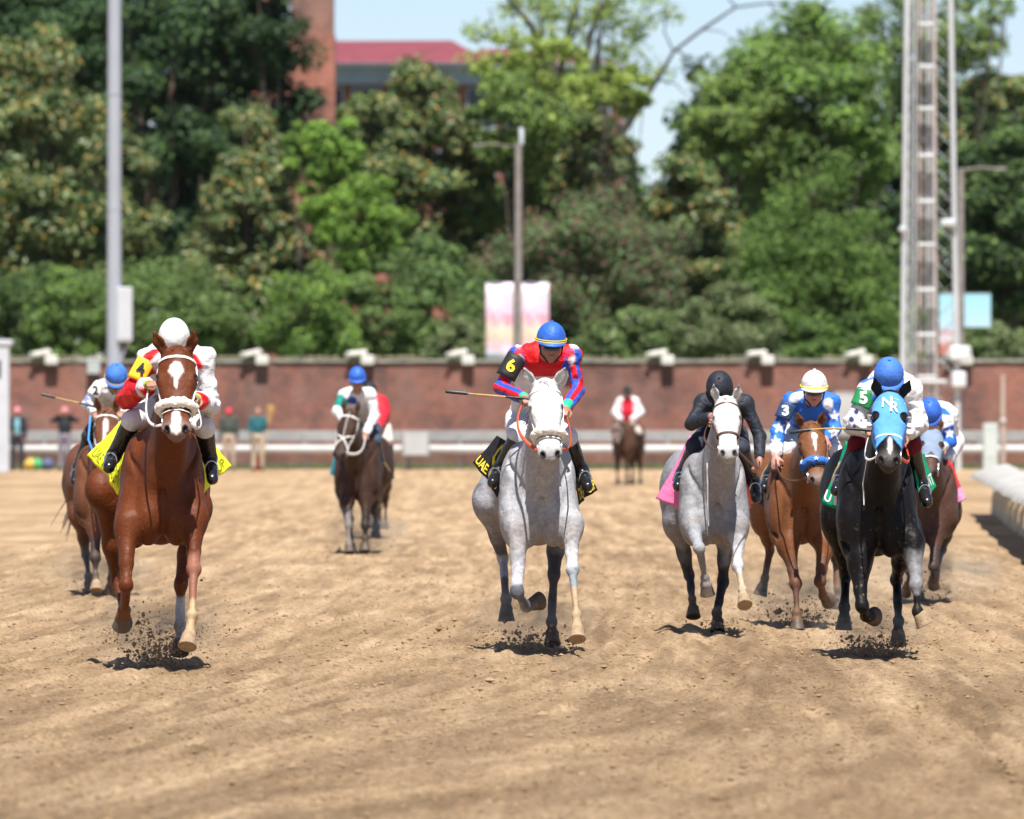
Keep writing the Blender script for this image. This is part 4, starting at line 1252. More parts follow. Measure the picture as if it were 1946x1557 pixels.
        o = MB().add(V, F).build('fabric', bm_, b, smooth=True); md = o.modifiers.new('t', 'SOLIDIFY'); md.thickness = .008
        for z in (0.0, z0 - z1):
            MB().tube([(-(x1 - x0) / 2 - .0, 0, z), ((x1 - x0) / 2, 0, z)], .018, 6).build('rod', galv, b, smooth=True)
    # street lamp at right with blue banner
    D = 276.; x = P(1826, 0, D)[0]; zt = P(0, 320, D)[2]
    r = empty('street_lamp', (x, D, 0)); tag(r, 'wooden lamp pole with long arm behind the lattice tower', 'street lamp')
    MB().tube([(0, 0, 0), (0, 0, zt)], [.14, .10], 10).build('shaft', wood, r, smooth=True)
    MB().tube([(0, 0, zt - .05), (.7, 0, zt + .02), (1.15, 0, zt - .02)], [.04, .03, .03], 6).build('arm', wood, r, smooth=True)
    MB().bbox((1.3, 0, zt - .03), (.4, .18, .10), .04).build('lamp_head', wood, r)
    for px0, px1, lab in ((1784, 1816, 'light blue and red banner left of the lamp pole behind the tower'), (1832, 1882, 'light blue banner right of the lamp pole behind the tower')):
        x0, x1 = P(px0, 0, D)[0], P(px1, 0, D)[0]; z1 = P(0, 560, D)[2]; z0 = P(0, 676 if px0 < 1800 else 622, D)[2]
        b = empty('banner', ((x0 + x1) / 2, D - .2, z1)); tag(b, lab, 'banner', 'light blue banners behind the lattice tower')
        m_, nt, bs = new_mat('blue_banner'); N, L = nt.nodes, nt.links
        tc = N.new('ShaderNodeTexCoord'); sp = N.new('ShaderNodeSeparateXYZ'); L.new(tc.outputs['Object'], sp.inputs[0])
        mr = N.new('ShaderNodeMapRange'); mr.inputs['From Min'].default_value = P(0, 690, D)[2] - z1; mr.inputs['From Max'].default_value = 0; L.new(sp.outputs[2], mr.inputs['Value'])
        rp = N.new('ShaderNodeValToRGB'); L.new(mr.outputs[0], rp.inputs[0]); st = [(0, (.45, .14, .10)), (.25, (.50, .16, .12)), (.36, (.60, .60, .62)), (.45, (.55, .30, .32)), (.52, (.45, .62, .70)), (1., (.32, .62, .72))]
        while len(rp.color_ramp.elements) < len(st): rp.color_ramp.elements.new(.5)
        for e_, (p_, c_) in zip(rp.color_ramp.elements, st): e_.position = p_; e_.color = (*c_, 1)
        L.new(rp.outputs[0], bs.inputs['Base Color'])
        o = MB().box((0, 0, (z0 - z1) / 2), (x1 - x0, .02, z1 - z0)).build('fabric', m_, b)
        MB().tube([(-(x1 - x0) / 2, 0, 0.02), ((x1 - x0) / 2, 0, .02)], .018, 6).build('rod', galv, b, smooth=True)

def build_tower():
    D = 243.
    lat = mat_plain('tower_galvanised', (.50, .53, .55), .5, .12, 1.2, metal=.15)
    pipe = mat_plain('conduit_pinkish', (.42, .36, .34), .6, .15, 1.0)
    bx = P(1768, 0, D)[0]
    r = empty('lattice_tower', (bx, D, 0)); tag(r, 'tall galvanised lattice light tower with rungs and conduits at right', 'tower')
    def X(px): return P(px, 0, D)[0] - bx
    def Z(py): return P(0, py, D)[2]
    # four legs leaning together slightly
    zt = Z(-80)
    legs = []
    for (p0, p1, y0, y1) in ((1712, 1723, -.5, -.42), (1820, 1804, -.5, -.42), (1730, 1735, .9, .8), (1782, 1779, .9, .8)):
        legs.append((np.array([X(p0), y0, 0]), np.array([X(p1), y1, zt])))
        MB().tube([legs[-1][0], legs[-1][1]], [.085, .075] if y0 < 0 else [.038, .034], 10).build('leg', lat, r, smooth=True)
    def at(i, z): a, b = legs[i]; return a + (b - a) * z / zt
    n = 27; dz = zt / n
    for f, (i, j) in enumerate(((0, 2), (2, 3), (3, 1))):
        for k in range(n):
            z = k * dz
            MB().tube([at(i, z), at(j, z + dz)], .012, 4).build('diagonal', lat, r)
            MB().tube([at(j, z), at(i, z + dz)], .012, 4).build('diagonal', lat, r)
    # ladder of rungs and plates
    for k, py in enumerate([862, 790, 717, 637, 552, 466, 384, 297, 208, 128, 48]):
        z = Z(py)
        a = (at(0, z) * .74 + at(1, z) * .26); b = (at(0, z) * .38 + at(1, z) * .62)
        MB().bbox((a + b) / 2 + np.array([0, .05, 0]), (b[0] - a[0], .34, .10), .03).build('rung_plate', lat, r)
    for px0, px1, rr, m in ((1748, 1749, .052, pipe), (1775, 1776, .052, pipe), (1762, 1763, .035, lat), (1738, 1740, .03, lat), (1769, 1770, .025, lat)):
        MB().tube([(X(px0), .05, 0), (X(px1), .05, zt)], rr, 8).build('conduit', m, r, smooth=True)
    for px, py in ((1713, 437), (1800, 425)):
        MB().bbox((X(px), -.6, Z(py)), (.20 if px < 1750 else .46, .25, .17 if px < 1750 else .22), .05).build('junction_box', lat, r)
    for px, py, w, hh in ((1822, 672, .62, .42), (1820, 722, .42, .46)):
        MB().bbox((X(px), -.66, Z(py)), (w, .3, hh), .06).build('equipment_box', mat_plain('pale_box', (.56, .60, .62), .5, .1, 2.), r)
    MB().bbox((X(1772), .0, Z(726)), (1.0, .3, .10), .03).build('crossbar', lat, r)
    # thin post on the right with bracket
    D2 = 241.
    q = empty('post', (P(1906, 0, D2)[0], D2, 0)); tag(q, 'thin pale upright post in front of the wall near the right edge', 'post')
    MB().tube([(0, 0, 0), (0, 0, P(0, 712, D2)[2])], [.07, .06], 8).build('shaft', mat_plain('post_pale', (.40, .33, .28), .8, .2, 2.), q, smooth=True)
    MB().bbox((0, -.05, P(0, 800, D2)[2]), (.16, .1, .10), .02).build('clamp', lat, q)
    q = empty('utility_box', (P(1882, 0, D2)[0], D2, 0)); tag(q, 'pale green-grey cabinet standing by the rail near the right edge', 'utility box')
    MB().bbox((0, 0, P(0, 805, D2)[2] / 2), (.42, .3, P(0, 805, D2)[2]), .03).build('cabinet', solid('pale_green', (.42, .48, .46)), q)
    MB().bbox((0, -.155, P(0, 805, D2)[2] * .55), (.34, .01, .7), .004).build('door', solid('pale_green2', (.46, .52, .50)), q)

def build_building():
    D = 378.; s = FPX / D
    bm = brick_mat('tower_brick', (.33, .135, .10), (.26, .11, .085), (.30, .24, .21), .24, .09, .25)
    def X(px): return P(px, 0, D)[0]
    def Z(py): return P(0, py, D)[2]
    x0, x1 = X(500), X(1184)
    r = empty('brick_building', ((x0 + x1) / 2, D, 0)); tag(r, 'large brick building with a dark red hipped roof behind the trees', 'building')
    ox = (x0 + x1) / 2; ze = Z(160)
    MB().box((0, 6.5, ze / 2), (x1 - x0, 12, ze)).build('wall', bm, r)
    cm = mat_plain('cornice_grey', (.26, .31, .36), .7, .15, 1.)
    MB().box((0, 6.4, Z(140)), (x1 - x0 + .8, 13.0, Z(120) - Z(160))).build('cornice', cm, r)
    MB().box((0, 6.4, Z(124)), (x1 - x0 + 1.5, 13.8, .22)).build('eave', mat_plain('eave_pale', (.34, .38, .43), .7, .1, 1.), r)
    rm = mat_plain('red_roof', (.20, .045, .055), .6, .18, 1.2, .03, 3.)
    zr0, zr1 = Z(121), Z(66); w = (x1 - x0) / 2 + .8
    xr = X(870) - ox
    V = [(-w, -.6, zr0), (xr + 1.5, -.6, zr0), (xr + 1.5, 13.4, zr0), (-w, 13.4, zr0), (-w + 3, 6.4, zr1), (xr - .3, 5.9, zr1), (xr - .3, 6.9, zr1)]
    rf = MB().add(V, [(0, 1, 5, 4), (1, 2, 6, 5), (2, 3, 4, 6), (3, 0, 4), (4, 5, 6), (0, 3, 2, 1)]).build('roof', rm, r)
    V = [(xr, 1.4, zr0), (w, 1.4, zr0), (w, 12.4, zr0), (xr, 12.4, zr0), (xr + 1, 6.9, Z(80)), (w - 5.5, 6.9, Z(80))]
    MB().add(V, [(0, 1, 5, 4), (1, 2, 5), (2, 3, 4, 5), (3, 0, 4), (3, 2, 1, 0)]).build('roof', rm, r)
    glass = mat_plain('dark_window', (.02, .025, .035), .15, .3, 1.)
    fm = cm
    for zc, hh in ((Z(205), 1.7), (Z(330), 1.9), (Z(460), 1.9)):
        for k in range(9):
            x = x0 - ox + 1.2 + k * ((x1 - x0 - 2.4) / 8)
            f = MB().box((x, .47, zc), (1.15, .10, hh)).build('window', glass, r)
            for (cx_, cz, wx, wz) in ((0, hh / 2 + .04, 1.35, .09), (0, -hh / 2 - .06, 1.4, .12), (-.62, 0, .08, hh), (.62, 0, .08, hh), (0, 0, 1.15, .05)):
                MB().box((x + cx_, .40, zc + cz), (wx, .12, wz)).build('frame', fm, f)
    # chimney tower: a square brick stack in front
    D3 = 352.; s3 = FPX / D3
    xa, xb = P(546, 0, D3)[0], P(634, 0, D3)[0]
    q = empty('brick_chimney', ((xa + xb) / 2, D3, 0)); tag(q, 'tall square brick chimney tower beside the dark red roof', 'chimney')
    zt = P(0, -60, D3)[2]
    MB().box((0, 1., P(0, 66, D3)[2] / 2), (xb - xa + .1, 2.1, P(0, 66, D3)[2])).build('lower_stack', bm, q)
    MB().box((.06, 1., (zt + P(0, 66, D3)[2]) / 2), (xb - xa - .14, 1.9, zt - P(0, 66, D3)[2])).build('upper_stack', brick_mat('grey_brick', (.27, .15, .12), (.23, .13, .11), (.30, .26, .23), .24, .09, .3), q)
    MB().box((.06, 1., zt + .1), (xb - xa + .2, 2.3, .2)).build('cap', cm, q)
    xa, xb = P(478, 0, D3 + 6)[0], P(530, 0, D3 + 6)[0]
    q = empty('brick_chimney', ((xa + xb) / 2, D3 + 6, 0)); tag(q, 'pinkish brick chimney half hidden by the dark tree left of the tower', 'chimney')
    MB().box((0, 1., zt / 2), (xb - xa, 2., zt)).build('stack', bm, q); MB().box((0, 1., zt + .1), (xb - xa + .2, 2.2, .2)).build('cap', cm, q)

# ------------------------------------------------------------------ trees
def leaf_mat(name, rough=.55, trans=.3, spec=.3):
    m, nt, b = new_mat(name); N, L = nt.nodes, nt.links
    at = N.new('ShaderNodeAttribute'); at.attribute_name = 'Col'
    L.new(at.outputs['Color'], b.inputs['Base Color']); b.inputs['Roughness'].default_value = rough; b.inputs['Specular IOR Level'].default_value = spec
    tr = N.new('ShaderNodeBsdfTranslucent'); mx = N.new('ShaderNodeMixShader'); mx.inputs[0].default_value = trans
    g = N.new('ShaderNodeMix'); g.data_type = 'RGBA'; g.blend_type = 'MULTIPLY'; g.inputs[0].default_value = 1.; g.inputs[7].default_value = (1.1, 1.25, .75, 1); L.new(at.outputs['Color'], g.inputs[6])
    L.new(g.outputs[2], tr.inputs[0]); L.new(b.outputs[0], mx.inputs[1]); L.new(tr.outputs[0], mx.inputs[2])
    L.new(mx.outputs[0], nt.nodes['Material Output'].inputs[0])
    return m
LEAF = leaf_mat('leaves'); GLOSSY = leaf_mat('glossy_leaves', .45, .15, .4)

def leaves(C, Nn, size, cols, rg, mat_aspect=1.6):
    n = len(C)
    Nn = Nn / (np.linalg.norm(Nn, axis=1)[:, None] + 1e-9)
    r = rg.normal(0, 1, (n, 3)); t = np.cross(Nn, r); t /= np.linalg.norm(t, axis=1)[:, None] + 1e-9; b = np.cross(Nn, t)
    L = (size * mat_aspect * .5)[:, None]; W = (size * .5)[:, None]
    V = np.stack([C - t * L, C + b * W + Nn * W * .25, C + t * L, C - b * W + Nn * W * .25], 1)
    return V.reshape(-1, 3), np.arange(4 * n).reshape(-1, 4), np.repeat(cols, 4, axis=0)

def crown(rg, c, r, nblob, per, leaf, palette, blob=.30, shape='round', flower=None, hollow=.55, droop=0., gap=None):
    Cs = []; Ns = []; Ks = []
    c = np.array(c); r = np.array(r)
    for i in range(nblob):
        while True:
            p = rg.uniform(-1, 1, 3)
            q = np.linalg.norm(p)
            if shape == 'cone':
                w = np.clip((1 - p[2]) * .62, .12, 1.0)
                if np.hypot(p[0], p[1]) < w and np.hypot(p[0], p[1]) > w * .35: break
            elif hollow * .9 < q < 1: break
        bc = c + p * r
        br = blob * min(r) * rg.uniform(.55, 1.15)
        m = int(per * rg.uniform(.6, 1.3))
        d = rg.normal(0, 1, (m, 3)); d /= np.linalg.norm(d, axis=1)[:, None]
        rad = rg.random(m) ** .45
        pos = bc + d * rad[:, None] * br * np.array([1.15, 1.15, .75])
        pos[:, 2] -= droop * rad ** 2 * br
        nn = d * .7 + rg.normal(0, .45, (m, 3)) + np.array([0, -.15, .45])
        k = rg.integers(0, len(palette), m); base = np.array(palette)[k]
        tone = rg.uniform(.75, 1.25) * rg.uniform(.75, 1.25, m)
        Cs.append(pos); Ns.append(nn); Ks.append(base * tone[:, None])
    return np.concatenate(Cs), np.concatenate(Ns), np.concatenate(Ks)

def tree(name, label, px, pt, pb, pw, D, palette, nblob=70, per=130, leaf=.20, shape='round', mat=None, blob=.30, group=None, trunk_c=(.10, .075, .055), trunk_r=.28, hollow=.5, depth=None, seed=None, aspect=1.6, low=None, limbs=7, droop=0., cat='tree', extra=None):
    """a tree whose crown spans photo rows pt..pb and width pw at distance D"""
    rg = np.random.default_rng(seed or int(px * 13 + pt + 5000))
    a = P(px, pt, D); b = P(px, pb, D); w = pw * D / FPX / 2
    zc = (a[2] + b[2]) / 2; rz = (a[2] - b[2]) / 2
    root = empty(name, (a[0], D, 0)); tag(root, label, cat, group)
    if name != 'cypress_tree': per = int(per * 1.7); leaf = leaf * .76
    C, Nn, K = crown(rg, (0, 0, zc), (w, depth or min(w, 3.2), rz), nblob, per, leaf, palette, blob, shape, hollow=hollow, droop=droop)
    keep = C[:, 2] > .05
    C, Nn, K = C[keep], Nn[keep], K[keep]
    V, F, Kc = leaves(C, Nn, leaf * rg.uniform(.6, 1.3, len(C)), np.clip(K, .002, .9), rg, aspect)
    cr = link('crown', np_mesh('crown', V, F, Kc, smooth=False), mat or LEAF, root)
    mb = MB(); top = zc + rz * .5
    bk = mat_plain('bark', trunk_c, .95, .35, 3., .04, 8.) if 'bark' + str(trunk_c) not in M else M['bark' + str(trunk_c)]
    M['bark' + str(trunk_c)] = bk
    n = 7; tp = [np.array([rg.normal(0, .08) * i * .5, rg.normal(0, .08) * i * .5, top * i / (n - 1)]) for i in range(n)]
    mb.tube(tp, [trunk_r * (1 - .8 * i / (n - 1)) for i in range(n)], 8)
    mb.build('trunk', bk, root, smooth=True)
    for i in range(limbs):
        k = rg.integers(1, n - 1); st = tp[k]; ang = rg.uniform(0, 2 * math.pi)
        en = np.array([math.cos(ang) * w * rg.uniform(.4, .85), math.sin(ang) * min(w, 3) * .6, zc + rz * rg.uniform(-.3, .8)])
        md = (st + en) / 2 + np.array([0, 0, -.2 * rz * rg.random()])
        MB().tube([st, (st + md) / 2 + rg.normal(0, .1, 3), md, (md + en) / 2 + rg.normal(0, .15, 3), en], [trunk_r * .42, trunk_r * .34, trunk_r * .24, trunk_r * .15, .02], 6).build('limb', bk, root, smooth=True)
    return root

DK = [(.026, .060, .022), (.042, .085, .028), (.016, .040, .016), (.065, .115, .036)]
MG = [(.075, .13, .036), (.11, .165, .048), (.045, .09, .028), (.17, .21, .065), (.25, .265, .11), (.27, .19, .045), (.06, .105, .034), (.09, .15, .042)]
BR = [(.18, .31, .045), (.135, .25, .042), (.22, .34, .05), (.095, .18, .036)]
MD = [(.125, .20, .052), (.155, .235, .062), (.080, .135, .040), (.14, .20, .065)]
YG = [(.27, .35, .065), (.22, .31, .06), (.31, .37, .09), (.17, .25, .05)]
RD = [(.10, .17, .065), (.12, .20, .07), (.08, .145, .055), (.15, .115, .075), (.18, .10, .075)]
CY = [(.105, .18, .038), (.080, .14, .032), (.135, .22, .045)]
OL = [(.14, .20, .075), (.17, .21, .09), (.10, .16, .055), (.21, .22, .12)]

def build_trees():
    # far woods seen through the gaps
    rg = np.random.default_rng(44)
    Cs = []; Ns = []; Ks = []
    for px in range(-150, 2150, 55):
        if 1195 < px < 1330: ptop = 360
        elif 560 < px < 1195: ptop = 300
        elif px <= 560: ptop = -60
        else: ptop = 170 + 70 * math.sin(px * .013)
        a = P(px, ptop + rg.uniform(-25, 25), 420); b = P(px, 720, 420)
        c, n, k = crown(rg, (a[0], 420, (a[2] + b[2]) / 2), (1.3, 2, (a[2] - b[2]) / 2), 60, 60, .3, DK + MD[:2], .8, hollow=.0)
        Cs.append(c); Ns.append(n); Ks.append(k)
    C = np.concatenate(Cs); V, F, K = leaves(C, np.concatenate(Ns), .42 * rg.uniform(.6, 1.2, len(C)), np.concatenate(Ks), rg)
    tag(link('far_woods', np_mesh('far_woods', V, F, K, smooth=False), LEAF), 'dense dark green woods closing the view behind the nearer trees', 'woods', kind='stuff')
    tree('dark_tree', 'towering dark green tree behind the steel light pole', 330, -110, 520, 520, 332, DK, 150, 190, .24, blob=.34, trunk_r=.4)
    tree('dark_tree', 'dark green tree filling the top left corner', 60, -120, 260, 330, 336, DK, 90, 170, .24, blob=.36)
    tree('dark_tree', 'dark leafy tree tip overlapping the brick chimney at top', 505, -100, 120, 150, 330, DK, 34, 120, .2, blob=.42, trunk_r=.18)
    tree('magnolia_tree', 'magnolia with yellowing leaves at the left edge', 60, 60, 640, 330, 306, MG, 120, 190, .19, mat=GLOSSY, blob=.30, group='magnolias behind the wall')
    tree('magnolia_tree', 'narrow magnolia between light pole and left magnolia', 215, 230, 640, 190, 312, MG, 60, 150, .19, mat=GLOSSY, blob=.34, group='magnolias behind the wall', trunk_r=.2)
    tree('magnolia_tree', 'pointed magnolia with golden leaves left of the brick chimney', 480, 110, 660, 270, 300, MG, 130, 190, .19, 'cone', GLOSSY, .34, 'magnolias behind the wall')
    tree('magnolia_tree', 'broad magnolia below the red roof', 800, 118, 560, 260, 300, MG, 120, 190, .19, mat=GLOSSY, blob=.30, group='magnolias behind the wall')
    tree('magnolia_tree', 'magnolia rising behind the utility pole lamp', 1085, 205, 480, 230, 304, MG, 70, 160, .19, mat=GLOSSY, blob=.34, group='magnolias behind the wall')
    tree('magnolia_tree', 'magnolia right of the sky gap in the middle', 1305, 290, 640, 190, 302, MG, 80, 160, .19, mat=GLOSSY, blob=.34, group='magnolias behind the wall', trunk_r=.2)
    tree('magnolia_tree', 'magnolia with brown leaves beyond the tower at the right edge', 1915, 130, 330, 180, 310, MG, 50, 150, .19, mat=GLOSSY, blob=.36, group='magnolias behind the wall')
    tree('young_tree', 'bright light green sapling at the foot of the brick chimney', 632, 195, 470, 110, 296, BR, 40, 130, .15, blob=.42, trunk_r=.12)
    tree('young_tree', 'small bright green tree left of the brick chimney foot', 575, 185, 330, 70, 298, BR, 16, 100, .15, 'cone', blob=.45, trunk_r=.1)
    tree('young_tree', 'bright green young tree in front of the broad magnolia', 690, 330, 520, 150, 294, BR, 30, 120, .16, blob=.42, trunk_r=.12)
    tree('green_tree', 'mid green tree behind the utility pole', 965, 255, 470, 130, 300, MD, 34, 130, .17, blob=.42, trunk_r=.15)
    tree('green_tree', 'loose green tree in front of the building wall', 985, 145, 330, 200, 297, YG[:2] + MD + MG[:3], 60, 120, .17, blob=.40, trunk_r=.14)
    tree('green_tree', 'dense green tree hiding the foot of the brick chimney', 660, 300, 560, 150, 308, MD + BR[:1], 60, 130, .17, blob=.42, trunk_r=.14)
    tree('green_tree', 'olive tree just below the red roof beside the chimney', 700, 165, 330, 110, 306, MG + MD[:1], 40, 130, .17, blob=.42, trunk_r=.14)
    tree('green_tree', 'shadowy green tree between the broad magnolia and the utility pole', 915, 350, 560, 190, 303, MD + MG[:2], 60, 120, .17, blob=.40, trunk_r=.14)
    tree('spring_tree', 'thin yellow-green tree crossing the right part of the red roof', 1000, 62, 200, 250, 305, YG, 46, 60, .16, blob=.34, hollow=.1, trunk_r=.12)
    tree('spring_tree', 'light leafy sprays beside the top of the lattice tower', 1865, -60, 150, 130, 309, YG[:2] + MD, 22, 50, .16, blob=.36, hollow=.1, trunk_r=.10)
    t = tree('spring_tree', 'tall sparse yellow-green tree with bare dark branches against the sky', 1080, -110, 250, 420, 318, YG, 70, 52, .16, blob=.26, hollow=.2, trunk_c=(.06, .05, .045), trunk_r=.30, limbs=14)
    tree('spring_tree', 'small sunlit yellow-green tree beside the sky gap', 1165, 120, 225, 170, 300, YG, 26, 90, .15, blob=.42, trunk_r=.1)
    tree('green_tree', 'large bright green tree left of the lattice tower top', 1540, 15, 400, 330, 316, MD + BR[:2], 130, 170, .19, blob=.32, trunk_r=.35)
    tree('green_tree', 'light green tree leaning over the sky gap', 1405, 125, 330, 190, 314, YG[:2] + MD, 50, 120, .17, blob=.34, hollow=.3, trunk_r=.2)
    tree('green_tree', 'green tree behind the tower top at right', 1745, -60, 190, 260, 326, MD, 60, 80, .18, blob=.34, hollow=.2)
    tree('cypress_tree', 'feathery bright green conical tree between magnolia and lattice tower', 1545, 195, 700, 400, 298, CY, 240, 230, .085, 'cone', None, .27, None, (.07, .055, .045), .3, aspect=2.6, droop=.3)
    tree('dark_tree', 'dark green tree behind the lamp pole at the right edge', 1905, 230, 600, 240, 306, DK + MD[:2], 100, 170, .2, blob=.34)
    tree('red_tinged_tree', 'round green tree with reddish brown patches behind the number 6 jockey', 1110, 368, 740, 400, 290, RD, 190, 190, .13, blob=.28, trunk_r=.2)
    for (nm, lab, px, pt, pb, pw, D, pal, nb) in (
        ('bush', 'dark green bush above the wall at the left edge', 40, 480, 730, 210, 282, MD + DK, 60),
        ('bush', 'mid green bush left of the steel light pole', 150, 505, 730, 170, 280, MD + BR[:1], 50),
        ('bush', 'broad green bush behind the lead jockey', 320, 500, 730, 260, 281, MD, 70),
        ('bush', 'grey-green bush above the wall right of the lead jockey', 425, 520, 730, 110, 283, MD + OL[:1], 34),
        ('bush', 'bright green bush between the lead jockey and the distant rider', 590, 510, 730, 180, 280, BR + MD, 60),
        ('bush', 'dense green bush above the distant blue-capped rider', 715, 500, 730, 160, 282, MD, 50),
        ('bush', 'rounded grey-green bush left of the pink banners', 830, 455, 730, 200, 284, MD + RD[:2], 70),
        ('bush', 'pale olive bush beside the left pink banner', 870, 600, 730, 120, 278, OL, 30),
        ('bush', 'olive bush above the wall right of the number 6 jockey', 1210, 590, 730, 220, 280, OL + MD, 50),
        ('bush', 'pale olive shrub in front of the feathery conical tree', 1385, 545, 730, 190, 279, OL, 60),
        ('bush', 'dark shrub below the conical tree trunk', 1590, 600, 730, 200, 284, CY + DK[:1], 40),
        ('bush', 'dull olive shrub above the wall at the right edge', 1900, 610, 730, 200, 280, OL + MD[:1], 50)):
        tree(nm, lab, px, pt, pb, pw, D, pal, nb, 150, .13, blob=.36, trunk_r=.07, limbs=3, group='bushes along the back of the wall', cat='bush')
    # long bare branch arching into the sky gap: belongs to the spring tree
    bk = M['bark' + str((.06, .05, .045))]
    D = 318.; rw = np.array(t.location)
    for pts, rr in (([(1080, 420), (1135, 330), (1182, 252), (1250, 150), (1280, 98), (1335, 56), (1398, 14), (1462, 6), (1540, 16)], (.28, .24, .17, .085, .06, .06, .045, .035, .02)),
                    ([(1090, 330), (1075, 200), (1045, 110), (1010, 50), (960, -10)], (.25, .2, .16, .12, .07)),
                    ([(1075, 200), (1110, 120), (1130, 40), (1165, -30)], (.15, .12, .09, .05)),
                    ([(1045, 110), (1000, 100), (960, 80), (900, 60)], (.1, .06, .04, .02)),
                    ([(1285, 95), (1310, 110), (1330, 150)], (.05, .03, .01)), ([(1185, 250), (1130, 200), (1105, 130)], (.12, .08, .04)),
                    ([(1398, 14), (1380, -10), (1370, -50)], (.04, .03, .01)), ([(1280, 98), (1262, 60), (1268, 20), (1250, -20)], (.04, .03, .02, .01)), ([(1335, 56), (1370, 60), (1400, 80)], (.03, .02, .008)), ([(1250, 150), (1285, 160), (1310, 190)], (.04, .025, .01)), ([(1462, 6), (1480, 30), (1510, 45)], (.03, .02, .01))):
        MB().tube([P(x, y, D - 1 - i * .12) - rw for i, (x, y) in enumerate(pts)], rr, 8).build('limb', bk, t, smooth=True)
    # traffic cone and litter by the wall
    q = empty('traffic_cone', (P(490, 0, 243)[0], 243, 0)); tag(q, 'orange traffic cone between the legs of the man with the broom', 'cone')
    om = solid('cone_orange', (.75, .12, .03))
    MB().tube([(0, 0, .03), (0, 0, .50)], [.14, .03], 14).build('cone_body', om, q, smooth=True); MB().bbox((0, 0, .016), (.36, .36, .032), .01).build('base', om, q)

def build_haze():
    m = bpy.data.materials.new('haze_air'); m.use_nodes = True; nt = m.node_tree
    for n in list(nt.nodes): nt.nodes.remove(n)
    o_ = nt.nodes.new('ShaderNodeOutputMaterial'); v = nt.nodes.new('ShaderNodeVolumePrincipled')
    v.inputs['Color'].default_value = (.86, .92, 1., 1); v.inputs['Density'].default_value = HAZE; v.inputs['Anisotropy'].default_value = .2
    nt.links.new(v.outputs[0], o_.inputs['Volume'])
    o = MB().box((0, 215, 12.5), (240, 460, 27)).build('haze', m); tag(o, 'thin bright summer haze over the racetrack', kind='stuff')
HAZE = .00002

def dust(px, py, D, size, label, dens=.9):
    if 'dust' not in M:
        m = bpy.data.materials.new('dust_air'); m.use_nodes = True; nt = m.node_tree; N, L = nt.nodes, nt.links
        for n in list(N): N.remove(n)
        o_ = N.new('ShaderNodeOutputMaterial'); v = N.new('ShaderNodeVolumePrincipled'); v.inputs['Color'].default_value = (.92, .80, .62, 1); v.inputs['Anisotropy'].default_value = .1
        tc = N.new('ShaderNodeTexCoord'); ln = N.new('ShaderNodeVectorMath'); ln.operation = 'LENGTH'; L.new(tc.outputs['Object'], ln.inputs[0])
        mr = N.new('ShaderNodeMapRange'); mr.inputs['From Min'].default_value = 1.; mr.inputs['From Max'].default_value = .1; mr.inputs['To Max'].default_value = 1.; L.new(ln.outputs['Value'], mr.inputs['Value'])
        nz = N.new('ShaderNodeTexNoise'); nz.inputs['Scale'].default_value = 2.6; nz.inputs['Detail'].default_value = 4; L.new(tc.outputs['Object'], nz.inputs['Vector'])
        m2 = N.new('ShaderNodeMapRange'); m2.inputs['From Min'].default_value = .42; m2.inputs['From Max'].default_value = .72; L.new(nz.outputs['Fac'], m2.inputs['Value'])
        mu = N.new('ShaderNodeMath'); mu.operation = 'MULTIPLY'; L.new(mr.outputs[0], mu.inputs[0]); L.new(m2.outputs[0], mu.inputs[1])
        m3 = N.new('ShaderNodeMath'); m3.operation = 'MULTIPLY'; m3.inputs[1].default_value = 3.2; L.new(mu.outputs[0], m3.inputs[0]); L.new(m3.outputs[0], v.inputs['Density'])
        L.new(v.outputs[0], o_.inputs['Volume']); M['dust'] = m
    V = []; F = []; n = 16; k = 8
    for a in range(k + 1):
        th = math.pi * a / k
        for b in range(n):
            ph = 2 * math.pi * b / n; V.append((math.sin(th) * math.cos(ph), math.sin(th) * math.sin(ph), math.cos(th)))
    F = [(a * n + b, (a + 1) * n + b, (a + 1) * n + (b + 1) % n, a * n + (b + 1) % n) for a in range(k) for b in range(n)]
    c = P(px, py, D)
    o = MB().add(V, F).build('dust_cloud', M['dust'], None, (c[0], D, size[2] * .75), smooth=True); o.scale = size
    tag(o, label, 'dust', kind='stuff')
build_ground()
build_wall()
build_poles()
build_tower()
build_building()
build_trees()
build_haze()
# ------------------------------------------------------------------ the field
def stripes(*pairs): pass
YEL = (.80, .82, .03)
def yel_col(u, v): return YEL
SILVERW = (.70, .70, .72)
TXT_Y = solid('lettering_yellow', (.80, .60, .03)); TXT_K = solid('lettering_black', (.012, .012, .012)); TXT_W = solid('lettering_white', (.78, .78, .76)); TXT_YG = solid('lettering_olive', (.20, .20, .01))
M['cap_blue'] = mat_plain('cap_blue', (.030, .12, .52), .50, .08, 9., .02, 12., spec=.35)
M['cap_light_blue'] = mat_plain('cap_light_blue', (.055, .17, .56), .65, .08, 9., .02, 12., spec=.25)
M['cap_white'] = mat_plain('cap_white', (.66, .66, .65), .6, .05, 9., .02, 12.)
M['cap_black'] = mat_plain('cap_black', (.018, .021, .030), .62, .2, 9., .02, 14., spec=.25)
M['band_yellow'] = solid('band_yellow', (.80, .62, .04)); M['band_tan'] = solid('band_tan', (.50, .36, .16))
M['cuff_green'] = solid('cuff_green', (.02, .50, .25)); M['cuff_lime'] = solid('cuff_lime', (.30, .62, .05)); M['cuff_white'] = solid('cuff_white', (.75, .75, .42))
M['band_black'] = solid('band_black_cloth', (.015, .015, .017)); M['band_yel'] = solid('band_yel_cloth', (.85, .52, .02)); M['band_green'] = solid('band_green_cloth', (.01, .22, .07)); M['band_navy'] = solid('band_navy_cloth', (.015, .045, .13)); M['band_white'] = solid('band_white_cloth', (.78, .78, .76))
